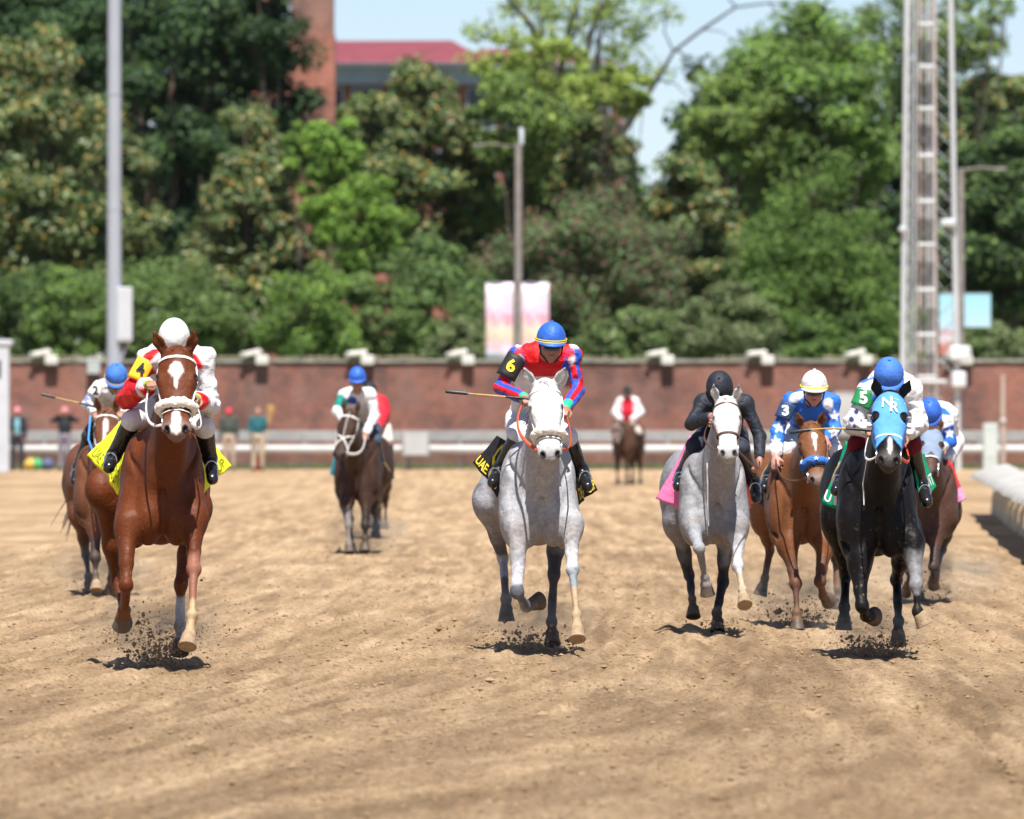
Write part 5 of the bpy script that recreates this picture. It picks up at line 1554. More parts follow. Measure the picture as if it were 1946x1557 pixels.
RED = (.62, .010, .015); WHITE = (.66, .66, .68); BLUE = (.02, .09, .52); NAVY = (.012, .03, .20)

# ---- number 4: the chestnut leader
D4 = dist_for_ground(1272)
H4 = make_horse(dict(name='horse', D=D4, sc=1.0, h=.0105, cx=309, bottom=1040, rx=-.07, hw=1.27, coat=(.108, .027, .0068), hair='hair_chestnut',
    label='glossy chestnut racehorse with white star and fleece noseband under yellow number 4 cloth',
    poll=(335, 664, -.78), muz=(338, 820), ears=[(291, 626, -.80), (371, 624, -.80)], head=1.02, roll=.02,
    fl=[(243, 1000, -.42), (239, 1112, -.62), (236, 1160, -.30), (233, 1178, -.26)],
    fr=[(369, 985, -.42), (368, 1082, -.62), (365, 1170, -.78), (357, 1222, -.88)],
    hl=[(196, 930, .95), (222, 1105, 1.15), (236, 1175, .90), (234, 1185, .48)],
    hr=[(372, 965, .80), (343, 1112, .48), (343, 1190, .55), (341, 1232, .45)],
    muzzle=(.20, .13, .11), star=[(0, .15, .034, .052), (0, .215, .010, .06), (.0, .50, .022, .085), (-.004, .56, .03, .03)], starcol=(.75, .70, .66),
    socks_and_shading=[(3, 1.45, 3, (.42, .44, .50)), (1, 1.5, 3, (.42, .30, .17)), (1, .85, 1.5, (.24, .10, .065))], dusty=.4, dustyhoof=(1,), flat=(3,), forelock=5,
    noseband='fleece', straps=[],
    cloth=[dict(q=[(276, 800, .12), (238, 790, .42), (167, 866, .48), (226, 942, .25)], col=yel_col, bulge=-.03, wave=.014,
                text=[dict(s='UAE PRESIDENT', m=TXT_YG, u=(.95, .02), v=(.06, .24), bold=.0)]),
           dict(q=[(372, 838, .12), (398, 828, .42), (438, 886, .48), (384, 940, .25)], col=yel_col, bulge=-.03, wave=.014,
                text=[dict(s='CUP', m=TXT_YG, u=(.45, .92), v=(.10, .32), bold=.0)])]))

def lay4(S, Q):
    L = []
    # red right-hand sleeve (image left), red cuff and chest cross straps
    L.append((prim_mask(RC(S['SL'] * .75 + S['EL'] * .25, S['EL'], .085, .09), .008), RED))
    L.append((prim_mask(RC(S['EL'], S['WL'], .085, .08), .008), RED))
    L.append((prim_mask(RC(S['EL'] * .18 + S['WL'] * .82, S['EL'] * .14 + S['WL'] * .86, .07, .07), .004), WHITE))
    L.append((prim_mask(RC(S['ER'] * .18 + S['WR'] * .82, S['WR'], .07, .07), .006), RED))
    L.append((prim_mask(RC(Q((268, 690, -.1)), Q((296, 662, -.05)), .035, .035), .006), RED))
    L.append((prim_mask(RC(Q((366, 680, -.1)), Q((384, 706, -.1)), .035, .035), .006), RED))
    return L
R4 = make_rider(dict(D=D4, label='jockey number 4 in white silks with red sleeve and white cap, riding the chestnut', pelvis=(330, 770, .62), head=(331, 650, -.22), up=(0, -.62, .78), face=(0, -.78, -.62),
    SL=(283, 684, .02), SR=(386, 684, .02), EL=(243, 758, -.02), ER=(401, 772, .0), WL=(283, 731, -.48), WR=(372, 758, -.48), KL=(252, 800, -.02), KR=(388, 815, -.02), AL=(215, 868, .14), AR=(399, 872, .14), TL=(207, 878, -.02), TR=(404, 900, -.02),
    shirt=WHITE, pants=(.72, .72, .72), layers=lay4, ease=.022, puff=.03, arch=.10, h=.0085, cuffs=[('cuff', 'cuff_lime', .88, .97, .040)], helmet=dict(m='cap_white'), goggles=True))
arm_patch(R4, 'SL', 'EL', .05, .58, .088, M['band_yel'], TXT_K, '4', half=42, ctr=-10, tilt=-6, tsz=.085)

# ---- number 6: grey in the middle
D6 = dist_for_ground(1242)
def blk_col(u, v):
    d = ((u - .45) / .22) ** 2 + ((v - .62) / .3) ** 2
    return (.80, .62, .03) if .45 < d < 1 and u > .25 else (.012, .012, .013)
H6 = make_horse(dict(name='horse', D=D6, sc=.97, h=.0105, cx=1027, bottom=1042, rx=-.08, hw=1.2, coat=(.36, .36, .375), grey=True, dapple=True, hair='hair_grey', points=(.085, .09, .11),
    label='pale grey racehorse with white fleece noseband and black saddle cloth at the centre',
    poll=(1035, 727, -.80), muz=(1046, 868), ears=[(994, 696, -.84), (1075, 696, -.84)], head=.98, roll=.0, face=(.60, .595, .59), muzzle=(.26, .25, .26),
    fl=[(984, 1010, -.42), (983, 1126, -.60), (1000, 1152, -.36), (1016, 1146, -.30)],
    fr=[(1086, 1000, -.42), (1087, 1082, -.62), (1096, 1168, -.80), (1097, 1206, -.88)],
    hl=[(927, 955, 1.0), (955, 1062, 1.2), (961, 1138, .95), (962, 1166, .95)],
    hr=[(1060, 975, .80), (1052, 1092, .48), (1049, 1182, .55), (1050, 1212, .48)],
    socks_and_shading=[(2, -.2, 3, (.085, .085, .10)), (3, -.2, 3, (.05, .05, .06)), (1, 1.25, 3, (.40, .29, .18)), (2, 1.05, 1.2, (.30, .33, .38)), (2, 1.3, 1.4, (.30, .33, .38)), (1, 1.02, 1.1, (.22, .25, .28)), (1, 1.2, 1.28, (.22, .25, .28)), (1, .3, .95, (.52, .52, .53)), (0, .1, .8, (.50, .50, .53))],  # both hind legs painted dark for the shade below the belly
    dusty=.3, dustyhoof=(1,), flat=(3,), forelock=16, forelen=.05, noseband='fleece', pad='tan_pad', mane=-1,
    straps=[],
    cloth=[dict(q=[(978, 850, .05), (945, 828, .30), (900, 880, .34), (946, 946, .10)], col=blk_col, bulge=-.02, wave=.010, text=[dict(s='UAE PRES', m=TXT_Y, u=(.98, .12), v=(.06, .30), bold=.02)]),
           dict(q=[(1080, 845, .05), (1100, 850, .30), (1134, 932, .34), (1099, 960, .10)], col=blk_col, bulge=-.02, wave=.010, text=[dict(s='DENT CUP', m=TXT_Y, u=(.08, .98), v=(.05, .26), bold=.02)])]))
def lay6(S, Q, R0):
    L = [(pxmask([(992, 640), (1015, 630), (1075, 640), (1088, 668), (1082, 695), (1066, 716), (1008, 716), (993, 704), (985, 680)], R0, .3), RED)]
    for a, b_ in (('SL', 'EL'), ('EL', 'WL'), ('SR', 'ER'), ('ER', 'WR')):
        A_, B_ = S[a], S[b_]; u = norm(B_ - A_); w = norm(np.cross(u, [0, -1, 0])); f = np.cross(w, u)
        region = prim_mask(RC(A_ + u * (.02 if a[0] == 'S' else 0), B_, .088, .075), .006)
        L.append((region, BLUE))
        def st(V, A_=A_, w=w, f=f, region=region):
            q = V - A_; an = np.arctan2(q @ w, q @ f)
            return region(V) * np.clip(.5 + np.sin(an * 4 + 1.2) * 6, 0, 1)
        L.append((st, RED))
    L.append((prim_mask(RC(Q((986, 652, 0)), Q((992, 700, -.1)), .028, .02), .006), WHITE)); L.append((prim_mask(RC(Q((1094, 656, 0)), Q((1082, 700, -.1)), .028, .02), .006), WHITE))
    return L
R6 = make_rider(dict(D=D6, label='jockey number 6 in red, white and blue striped silks and shiny blue cap', pelvis=(1012, 800, .50), head=(1047, 655, -.28), up=(.05, -.16, .98), face=(.08, -.98, -.16),
    SL=(985, 676, .0), SR=(1086, 676, .0), EL=(951, 738, -.05), ER=(1099, 742, -.02), WL=(996, 756, -.42), WR=(1074, 776, -.42), KL=(985, 830, -.02), KR=(1078, 832, -.02), AL=(948, 893, .14), AR=(1106, 896, .14), TL=(936, 908, -.02), TR=(1116, 915, -.02),
    shirt=WHITE, pants=(.70, .70, .72), layers=lay6, ease=.009, puff=.020, arch=.06, h=.0085, cuffs=[('cuff', 'cuff_green', .80, .98, .042)],
    helmet=dict(m='cap_blue', bands=[(.020, .028, 'band_yellow'), (.034, .041, 'band_yellow')]), goggles=True, skincol=(.36, .17, .115)))
arm_patch(R6, 'SL', 'EL', .05, .72, .078, M['band_black'], TXT_Y, '6', half=62, ctr=-8, tilt=-12, tsz=.095)
whip(R6['R0'] + R6['S']['WL'] + np.array([.05, -.08, -.01]), P(846, 744, D6 - .45), 'dark whip held out to the left by the number 6 jockey')

# ---- number 1: second grey, pink cloth
D1 = dist_for_ground(1206)
def pink_col(u, v): return (.72, .17, .36) if u > .35 else (.70, .16, .16)
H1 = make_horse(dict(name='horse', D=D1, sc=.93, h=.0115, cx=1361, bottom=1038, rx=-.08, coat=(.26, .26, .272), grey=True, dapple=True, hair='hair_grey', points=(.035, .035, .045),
    label='steel grey racehorse with pale face, brown bridle and pink saddle cloth under the black-clad jockey',
    poll=(1380, 757, -.80), muz=(1383, 862), ears=[(1355, 727, -.86), (1406, 726, -.86)], head=.94, face=(.60, .595, .59), muzzle=(.30, .29, .29), strap='bridle_brown' if False else 'leather',
    fl=[(1316, 1000, -.45), (1328, 1040, -.66), (1340, 1098, -.52), (1343, 1118, -.50)],
    fr=[(1403, 1003, -.42), (1402, 1076, -.62), (1411, 1121, -.78), (1414, 1140, -.84)],
    hl=[(1284, 990, .95), (1310, 1093, 1.15), (1316, 1140, .95), (1318, 1160, .95)],
    hr=[(1378, 1000, .80), (1374, 1105, .90), (1362, 1165, .60), (1364, 1188, .55)],
    socks_and_shading=[(2, -.2, 3, (.035, .035, .042)), (3, -.2, 3, (.018, .018, .022)), (0, 0.3, 1.2, (.28, .29, .31)), (1, 0.2, 1.5, (.42, .42, .43)), (0, 1.2, 3, (.18, .18, .19)), (1, 1.6, 3, (.44, .34, .24))],  # dark hind-leg layers are painted shade, drawn over the grey coat
    dusty=.35, dustyhoof=(1,), flat=(2, 3), forelock=12, noseband='plain', nbr=.011, pad='black',
    straps=[('martingale_strap', 'white_strap', .006, [(1344, 880), (1345, 950), (1347, 1000)])],
    cloth=[dict(q=[(1312, 862, .05), (1312, 826, .30), (1248, 948, .32), (1303, 976, .10)], col=pink_col, bulge=-.02, wave=.014),
           dict(q=[(1402, 870, .05), (1412, 862, .30), (1442, 947, .32), (1420, 972, .10)], col=lambda u, v: (.75, .15, .10), bulge=-.02, wave=.012)]))
def lay1(S, Q):
    pk = (.72, .05, .20)
    return [(prim_mask(RC(Q((1322, 770, .16)), Q((1325, 800, .16)), .10, .08), .006), pk), (prim_mask(RC(Q((1400, 800, -.05)), Q((1416, 812, .0)), .05, .05), .006), (.60, .06, .04))]
R1 = make_rider(dict(D=D1, label='jockey dressed in black with black cap crouching behind the grey horse with pink cloth', pelvis=(1372, 825, .60), head=(1368, 742, -.24), up=(-.05, -.66, .42), face=(0, -.75, -.66),
    SL=(1336, 765, .0), SR=(1416, 768, .0), EL=(1314, 806, -.10), ER=(1444, 830, -.02), WL=(1352, 792, -.42), WR=(1443, 872, -.15), KL=(1322, 848, -.02), KR=(1408, 852, -.02), AL=(1296, 900, .14), AR=(1432, 915, .14), TL=(1288, 915, -.02), TR=(1437, 938, -.02),
    shirt=(.020, .024, .034), pants=(.03, .035, .05), layers=lay1, ease=.006, puff=.008, arch=.06, h=.009, helmet=dict(m='cap_black'), goggles=False, topname='base_layer_top', handd=(0, -.1, -.8), handn=(-1, -.2, 0), skincol=(.42, .2, .15)))

# ---- number 3: chestnut, blue star silks
D3 = dist_for_ground(1192)
H3 = make_horse(dict(name='horse', D=D3, sc=.94, h=.0115, cx=1526, bottom=1038, rx=-.08, coat=(.15, .056, .021), hair='hair_chestnut',
    label='lighter chestnut racehorse with blue starred noseband galloping between the grey and the black horse',
    poll=(1541, 806, -.86), muz=(1553, 913), ears=[(1515, 783, -.90), (1567, 778, -.90)], head=.95, muzzle=(.16, .12, .10), star=[(.012, .19, .012, .075), (.012, .13, .022, .03)],
    fl=[(1497, 1035, -.42), (1512, 1110, -.60), (1514, 1165, -.70), (1515, 1185, -.72)],
    fr=[(1566, 1035, -.42), (1559, 1105, -.60), (1564, 1132, -.40), (1570, 1138, -.34)],
    hl=[(1452, 985, 1.0), (1463, 1045, 1.2), (1453, 1100, 1.15), (1448, 1118, 1.15)],
    hr=[(1580, 990, .95), (1590, 1060, 1.15), (1592, 1120, .95), (1592, 1145, .95)],
    points=(.09, .045, .028), dusty=.3, forelock=8, noseband='blue_fleece', pad='tan_pad', strap='leather',
    cloth=[dict(q=[(1482, 868, .12), (1478, 852, .42), (1444, 958, .48), (1470, 975, .25)], col=lambda u, v: (.012, .02, .08), bulge=-.02, wave=.01)]))
# white stars on the blue noseband
for a_ in (-55, 0, 50):
    c = H3['ring'](.395, a_, a_ + .01, 1, off=.054)[0]
    n_ = norm(H3['hf'] * math.cos(math.radians(a_)) + H3['hl'] * math.sin(math.radians(a_)) - H3['ha'] * .1); e1 = norm(np.cross(n_, [0, 0, 1.])); e2 = np.cross(e1, n_)
    pts = [c + (e1 * math.sin(k * math.pi / 5) + e2 * math.cos(k * math.pi / 5)) * (.024 if k % 2 == 0 else .010) for k in range(10)] + [c + n_ * .006]
    MB().add(pts, [(k, (k + 1) % 10, 10) for k in range(10)]).build('star', TXT_W, H3['root'])
def lay3(S, Q):
    L = [(prim_mask(RC(Q((1500, 762, -.12)), Q((1522, 745, -.05)), .045, .04), .005), WHITE), (prim_mask(RC(Q((1574, 765, -.1)), Q((1580, 800, -.1)), .042, .04), .005), WHITE),
         (prim_mask(RC(Q((1535, 775, -.2)), Q((1535, 810, -.2)), .11, .10), .005), (.012, .03, .20))]
    ex, ez = np.array([1., 0, 0]), np.array([0, 0, 1.])
    for c, r in (((1480, 812), .052), ((1492, 848), .042), ((1472, 838), .045), ((1585, 790), .05), ((1583, 822), .05), ((1590, 840), .035), ((1497, 795), .03)):
        L.append((star_mask(Q((c[0], c[1], 0)), ex, ez, r, .6), WHITE))
    L.append((prim_mask(RC(S['EL'] * .22 + S['WL'] * .78, S['WL'], .08, .07), .005), WHITE))
    return L
R3 = make_rider(dict(D=D3, label='jockey in blue silks with white stars and a white cap with yellow band, number 3', pelvis=(1540, 822, .55), head=(1547, 742, -.26), up=(.02, -.16, .98), face=(0, -.98, -.16),
    SL=(1503, 762, .0), SR=(1580, 765, .0), EL=(1478, 818, -.04), ER=(1588, 815, -.02), WL=(1474, 868, -.28), WR=(1568, 835, -.40), KL=(1488, 858, -.02), KR=(1585, 860, -.02), AL=(1462, 905, .14), AR=(1600, 910, .14), TL=(1452, 920, -.02), TR=(1605, 925, -.02),
    shirt=(.03, .16, .58), pants=(.72, .72, .74), layers=lay3, ease=.009, puff=.022, arch=.06, h=.0095, handd=(0, -.1, -.8), skincol=(.52, .24, .19), bootmat='boot',
    helmet=dict(m='cap_white', bands=[(.018, .034, 'band_yellow')]), goggles=True))
arm_patch(R3, 'SL', 'EL', .12, .66, .080, M['band_navy'], TXT_W, '3', half=50, ctr=-8, tsz=.085)
whip(R3['R0'] + R3['S']['WL'] + np.array([.02, -.05, -.10]), P(1458, 950, D3 - .2), 'short dark whip pointing down in the hand of the number 3 jockey')

# ---- number 5: black horse, blue hood
D5 = dist_for_ground(1250)
def grn_col(u, v):
    return (.70, .74, .72) if abs(v - .50 - .10 * u) < .075 and u > .2 else (.0, .29, .135)
H5 = make_horse(dict(name='horse', D=D5, sc=.98, h=.0105, cx=1669, bottom=1062, rx=-.01, coat=(.0065, .0055, .0055), black=True, hair='hair_dark',
    label='black racehorse wearing a light blue hood with NR monogram and green saddle cloth',
    poll=(1692, 746, -.80), muz=(1684, 876), ears=[(1661, 716, -.86), (1731, 719, -.86)], head=1.0, muzzle=(.05, .042, .04), star=[(0.006, .44, .016, .08)], starcol=(.5, .46, .44),
    fl=[(1634, 1065, -.42), (1637, 1152, -.58), (1645, 1172, -.40), (1654, 1172, -.34)],
    fr=[(1735, 1035, -.42), (1741, 1112, -.62), (1744, 1160, -.66), (1749, 1170, -.66)],
    hl=[(1588, 990, .95), (1608, 1092, 1.15), (1605, 1155, .95), (1604, 1182, .95)],
    hr=[(1722, 1010, .48), (1704, 1100, .95), (1708, 1180, .70), (1707, 1212, .66)],
    socks_and_shading=[(1, 0.1, 1.02, (.20, .20, .21))], dusty=.06, dustyhoof=(1,), forelock=0, noseband='plain', nbr=.013, strap='white_strap', pad='tan_pad',  # pale forearm is sunlight painted onto the black coat
    straps=[('rein_loop', 'white_strap', .004, [(1648, 870), (1640, 920), (1642, 960)])],
    cloth=[dict(q=[(1620, 862, .05), (1608, 838, .30), (1563, 956, .32), (1603, 980, .10)], col=grn_col, bulge=-.03, wave=.016, text=[dict(s='UP', m=TXT_W, u=(.98, .42), v=(.05, .22), bold=.01)]),
           dict(q=[(1732, 858, .0), (1756, 862, .22), (1778, 926, .26), (1748, 962, .05)], col=lambda u, v: (.0, .29, .135), bulge=-.02, wave=.012, text=[dict(s='NT', m=TXT_W, u=(.66, .98), v=(.12, .42), bold=.01)])]))
# hood shell
def build_hood(Hh, col, name='hood', upto=.36, eyecups=True):
    H, hs, ha, hl, hf = Hh['H'], Hh['hs'], Hh['ha'], Hh['hl'], Hh['hf']; poll = H(0, 0, 0)
    ps = [p.grow(.011) for p in Hh['head']]
    def clip(X, Y, Z):
        qx, qy, qz = X - poll[0], Y - poll[1], Z - poll[2]
        a = (qx * ha[0] + qy * ha[1] + qz * ha[2]) / hs; f = (qx * hf[0] + qy * hf[1] + qz * hf[2]) / hs; x = (qx * hl[0] + qy * hl[1] + qz * hl[2]) / hs / Hh['hw']
        d = np.maximum(a - upto - 1.2 * np.abs(x) , -.01 - a) * hs
        d = np.maximum(d, (-.20 - f) * hs)
        d = np.maximum(d, (a - .47) * hs)
        for q in (-1, 1):
            e = .047 - np.sqrt(((x - q * .088) / .9) ** 2 + (a - .195) ** 2 + ((f + .045) / 1.1) ** 2)
            d = np.maximum(d, e * hs)
        return d
    V, F = skin(ps, .007, clip)
    V = V + vnormals(V, F) * (vnoise(V, .05, 3) * .006)[:, None]
    o = link(name, np_mesh(name, V, F, paint(V, col, [])), M['cloth'], Hh['root'])
    if eyecups:
        for q in (-1, 1):
            c = H(q * .092, .200, -.075); Vc = []; n = 14
            for j, (r, o_) in enumerate(((.040, 0), (.046, .018), (.044, .034))):
                for k in range(n + 1):
                    t = math.pi * (-.15 + 1.3 * k / n)
                    Vc.append(c + (ha * math.cos(t) * r + (-hf) * math.sin(t) * r * .8 + hl * q * (o_ + .010)) * hs)
            Fc = [(j * (n + 1) + k, j * (n + 1) + k + 1, (j + 1) * (n + 1) + k + 1, (j + 1) * (n + 1) + k) for j in range(2) for k in range(n)]
            oc = MB().add(Vc, Fc).build('eye_cup', M['white_strap'], Hh['root'], smooth=True); md = oc.modifiers.new('t', 'SOLIDIFY'); md.thickness = .004
    return o
hood5 = build_hood(H5, (.09, .30, .72))
def hood_fn(Hh):
    def f(u, v):
        a = .20 - .15 * v; x = (u - .5) * .17
        t = math.degrees(math.atan2(x, .10))
        p = Hh['ring'](a, t, t + .01, 1, off=.014)[0]
        n = norm(Hh['hf'] * math.cos(math.radians(t)) + Hh['hl'] * math.sin(math.radians(t)))
        return p, n
    return f
text_on(hood_fn(H5), 'N', TXT_W, hood5, 'monogram', (.18, .58), (.38, .95), .005, .02)
text_on(hood_fn(H5), 'R', TXT_W, hood5, 'monogram', (.50, .84), (.12, .66), .006, .02)
def lay5(S, Q):
    L = [(prim_mask(RC(Q((1655, 730, .05)), Q((1690, 728, .08)), .09, .09), .006), (.03, .15, .58)), (prim_mask(RC(Q((1662, 760, -.1)), Q((1672, 790, -.1)), .055, .05), .006), (.02, .10, .50)),
         (prim_mask(RC(Q((1634, 748, -.05)), Q((1662, 742, -.12)), .03, .03), .005), WHITE)]
    for c, r in (((1628, 783), .016), ((1618, 797), .016), ((1622, 810), .012), ((1634, 800), .012)):
        L.append((prim_mask(EL(Q((c[0], c[1], -.12)), [r, .3, r * 1.3], None), .003), (.03, .04, .16)))
    return L
R5 = make_rider(dict(D=D5, label='jockey in white silks with light blue cap, number 5, on the black horse', pelvis=(1686, 800, .60), head=(1689, 722, -.22), up=(0, -.60, .80), face=(0, -.80, -.60),
    SL=(1649, 744, .02), SR=(1731, 744, .02), EL=(1621, 806, -.02), ER=(1746, 806, .0), WL=(1652, 818, -.44), WR=(1714, 828, -.44), KL=(1630, 848, -.02), KR=(1732, 850, -.02), AL=(1600, 905, .14), AR=(1750, 918, .14), TL=(1588, 922, -.02), TR=(1762, 944, -.02),
    shirt=WHITE, pants=(.03, .02, .025), layers=lay5, players=lambda S, Q: [(prim_mask(RC(S['KL'] * .8 + S['pelvis'] * .2, S['KL'], .11, .11), .005), (.16, .008, .015)), (prim_mask(RC(S['KR'] * .8 + S['pelvis'] * .2, S['KR'], .11, .11), .005), (.16, .008, .015))],
    ease=.020, puff=.028, arch=.08, h=.0085, cuffs=[], helmet=dict(m='cap_light_blue'), goggles=True))
arm_patch(R5, 'SL', 'EL', .02, .52, .082, M['band_green'], TXT_W, '5', half=55, ctr=-8, tsz=.085)
whip(R5['R0'] + R5['S']['WL'] + np.array([.0, -.08, .0]), P(1500, 822, D5 - .45), 'long thin whip held out to the left by the number 5 jockey', bend=-.02)

# ---- number 2: bay behind the leader at left
D2 = dist_for_ground(1132)
H2 = make_horse(dict(name='horse', D=D2, sc=.98, h=.015, cx=199, bottom=1000, rx=-.12, coat=(.13, .050, .024), hair='hair_dark', points=(.04, .035, .035),
    label='bay racehorse with white browband and stripe half hidden behind the leading chestnut',
    poll=(203, 780, -.80), muz=(200, 885), ears=[(182, 750, -.86), (224, 745, -.86)], head=.96, muzzle=(.03, .02, .018), star=[(-.004, .17, .022, .07), (-.010, .27, .010, .10)],
    fl=[(182, 1000, -.42), (181, 1060, -.60), (181, 1092, -.62), (184, 1112, -.66)],
    fr=[(222, 1000, -.42), (219, 1060, -.58), (214, 1100, -.45), (213, 1118, -.40)],
    hl=[(150, 975, .95), (163, 1055, 1.15), (168, 1095, .90), (170, 1115, .88)],
    hr=[(225, 975, .90), (212, 1060, 1.10), (210, 1100, 1.0), (209, 1120, .95)],
    dusty=.4, dustyhoof=(0,), flat=(0,), forelock=40, forelen=.14, taildir=(-.5, .6, -.5), cloth=[dict(q=[(172, 850, .1), (165, 835, .7), (138, 905, .8), (160, 925, .2)], col=lambda u, v: (.02, .02, .025), bulge=-.01, wave=.01)], strap='white_strap'))
MB().tube([H2['bits'][0], H2['Q'](168, 835, -.6), H2['Q'](172, 790, -.45)], .009, 6).build('rein', M['blue_strap'], H2['root'], smooth=True)
def lay2(S, Q):
    L = []
    for c, r in (((172, 742), .03), ((163, 756), .035), ((168, 770), .025), ((176, 752), .02)):
        L.append((prim_mask(EL(Q((c[0], c[1], -.12)), [r, .3, r], None), .006, .02, .03), (.20, .24, .50)))
    return L
R2 = make_rider(dict(D=D2, label='jockey in white patterned silks with blue cap, number 2, behind the leader at left', pelvis=(212, 800, .60), head=(221, 722, -.24), up=(.05, -.58, .81), face=(0, -.81, -.58),
    SL=(190, 735, .0), SR=(252, 740, .0), EL=(165, 768, -.02), ER=(262, 778, .0), WL=(182, 786, -.42), WR=(232, 786, -.42), KL=(170, 830, -.02), KR=(240, 835, -.02), AL=(147, 890, .14), AR=(256, 890, .14), TL=(141, 908, -.02), TR=(262, 905, -.02),
    shirt=WHITE, pants=(.03, .03, .035), layers=lay2, ease=.009, puff=.024, arch=.08, h=.011, helmet=dict(m='cap_light_blue', bands=[(.014, .028, 'band_tan')]), goggles=True))
arm_patch(R2, 'SL', 'EL', .02, .55, .075, M['band_white'], TXT_K, '2', half=50, ctr=-8, tsz=.085)
whip(R2['R0'] + R2['S']['WL'] + np.array([.0, -.05, .06]), P(78, 749, D2 - .45), 'thin whip with gold handle held out to the left by the number 2 jockey')

# ---- bay half hidden behind the black horse
D8 = dist_for_ground(1148)
H8 = make_horse(dict(name='horse', D=D8, sc=.88, h=.015, cx=1768, bottom=1020, rx=.03, coat=(.075, .036, .024), hair='hair_dark', points=(.045, .03, .025),
    label='brown racehorse with grey hood and red saddle cloth half hidden behind the black horse',
    poll=(1772, 815, -.80), muz=(1764, 900), head=.92, muzzle=(.03, .02, .018),
    fl=[(1738, 1030, -.42), (1728, 1085, -.55), (1724, 1110, -.35), (1722, 1120, -.30)],
    fr=[(1778, 1020, -.42), (1774, 1078, -.62), (1773, 1098, -.40), (1774, 1106, -.36)],
    hl=[(1745, 985, .95), (1740, 1060, 1.15), (1745, 1110, .95), (1748, 1135, .9)],
    hr=[(1806, 975, .95), (1792, 1045, 1.15), (1780, 1085, .95), (1776, 1100, .92)],
    dusty=.3, forelock=0, cloth=[dict(q=[(1799, 872, -.22), (1810, 882, -.10), (1835, 948, -.08), (1808, 968, -.18)], col=lambda u, v: (.72, .04, .05) if not (u > .6 and v < .35) else (.75, .30, .50), bulge=-.02, wave=.01)]))
build_hood(H8, (.20, .26, .36), 'hood', .30, False)
def lay8(S, Q):
    return [(prim_mask(RC(Q((1778, 778, .05)), Q((1790, 790, .05)), .09, .08), .01), (.02, .14, .60)), (prim_mask(RC(S['SR'] * .4 + S['ER'] * .6, S['ER'], .09, .09), .008), (.02, .12, .52)), (prim_mask(RC(S['ER'], S['ER'] * .5 + S['WR'] * .5, .09, .09), .008), (.02, .12, .52)),
            (star_mask(Q((1804, 823, 0)), (1, 0, 0), (0, 0, 1), .05, .6), WHITE)]
R8 = make_rider(dict(D=D8, label='jockey in white and blue silks bent low behind the number 5 jockey', pelvis=(1790, 835, .60), head=(1768, 788, -.20), up=(-.1, -.75, .65), face=(0, -.65, -.75),
    SL=(1752, 800, .02), SR=(1796, 802, .02), EL=(1748, 836, -.02), ER=(1808, 840, .0), WL=(1760, 852, -.38), WR=(1788, 852, -.38), KL=(1757, 868, -.02), KR=(1798, 872, -.02), AL=(1745, 915, .14), AR=(1808, 915, .14), TL=(1742, 930, -.02), TR=(1812, 930, -.02),
    shirt=WHITE, pants=(.72, .72, .74), layers=lay8, ease=.009, puff=.02, arch=.10, h=.012, helmet=dict(m='cap_blue'), goggles=True))

# ---- dark bay out on its own in the middle distance
D7 = dist_for_ground(1052)
H7 = make_horse(dict(name='horse', D=D7, sc=1.0, h=.018, cx=677, bottom=953, rx=.08, coat=(.045, .022, .014), hair='hair_dark', points=(.022, .018, .016),
    label='dark bay racehorse with white cross-shaped bridle galloping alone in the middle distance',
    poll=(664, 783, -.80), muz=(642, 868), head=.98, muzzle=(.05, .035, .03), roll=-.25, headturn=-.3,
    fl=[(659, 955, -.42), (662, 1000, -.62), (663, 1030, -.70), (664, 1043, -.74)],
    fr=[(695, 950, -.42), (694, 1000, -.60), (694, 1025, -.62), (694, 1038, -.64)],
    hl=[(656, 930, .95), (665, 985, 1.15), (668, 1020, 1.0), (668, 1040, .98)],
    hr=[(712, 925, .95), (711, 972, 1.15), (714, 1000, 1.2), (714, 1008, 1.2)],
    socks_and_shading=[(0, .2, 2., (.16, .14, .13))], dusty=.3, noseband='figure8', strap='white_strap', forelock=4,  # greyer left foreleg: the sunlit front painted into the bay coat
    cloth=[dict(q=[(706, 850, .12), (712, 850, .42), (726, 888, .48), (716, 896, .25)], col=lambda u, v: (.03, .36, .26), bulge=-.01, wave=.01), dict(q=[(640, 862, .12), (636, 856, .6), (628, 900, .7), (638, 910, .2)], col=lambda u, v: (.02, .40, .52), bulge=-.01, wave=.01)]))
MB().tube([H7['ring'](a, 0, .01, 1)[0] for a in (.0, .08, .18, .28, .36)], .012, 6, flat=.5).build('face_strap', M['white_strap'], H7['root'], smooth=True)
R7 = make_rider(dict(D=D7, label='jockey in blue and white silks with blue cap riding the distant dark bay', pelvis=(694, 815, .45), head=(679, 722, -.26), up=(-.02, -.32, .95), face=(0, -.95, -.32),
    SL=(654, 752, .0), SR=(704, 750, .0), EL=(640, 782, -.05), ER=(712, 790, -.02), WL=(655, 800, -.38), WR=(694, 826, -.38), KL=(672, 840, -.02), KR=(714, 838, -.02), AL=(664, 870, .14), AR=(722, 872, .14), TL=(662, 878, -.02), TR=(722, 880, -.02),
    shirt=WHITE, pants=(.05, .07, .10), layers=lambda S, Q: [(prim_mask(RC(Q((668, 765, -.1)), Q((668, 790, -.1)), .07, .06), .006), (.015, .05, .28)), (prim_mask(RC(Q((706, 738, .1)), Q((700, 745, .1)), .08, .06), .006), (.02, .12, .50)), (prim_mask(RC(S['SL'] * .8 + S['EL'] * .2, S['SL'] * .5 + S['EL'] * .5, .08, .08), .006), (.01, .30, .25))],
    ease=.016, puff=.02, arch=.05, h=.014, helmet=dict(m='cap_blue', button=False), goggles=True))
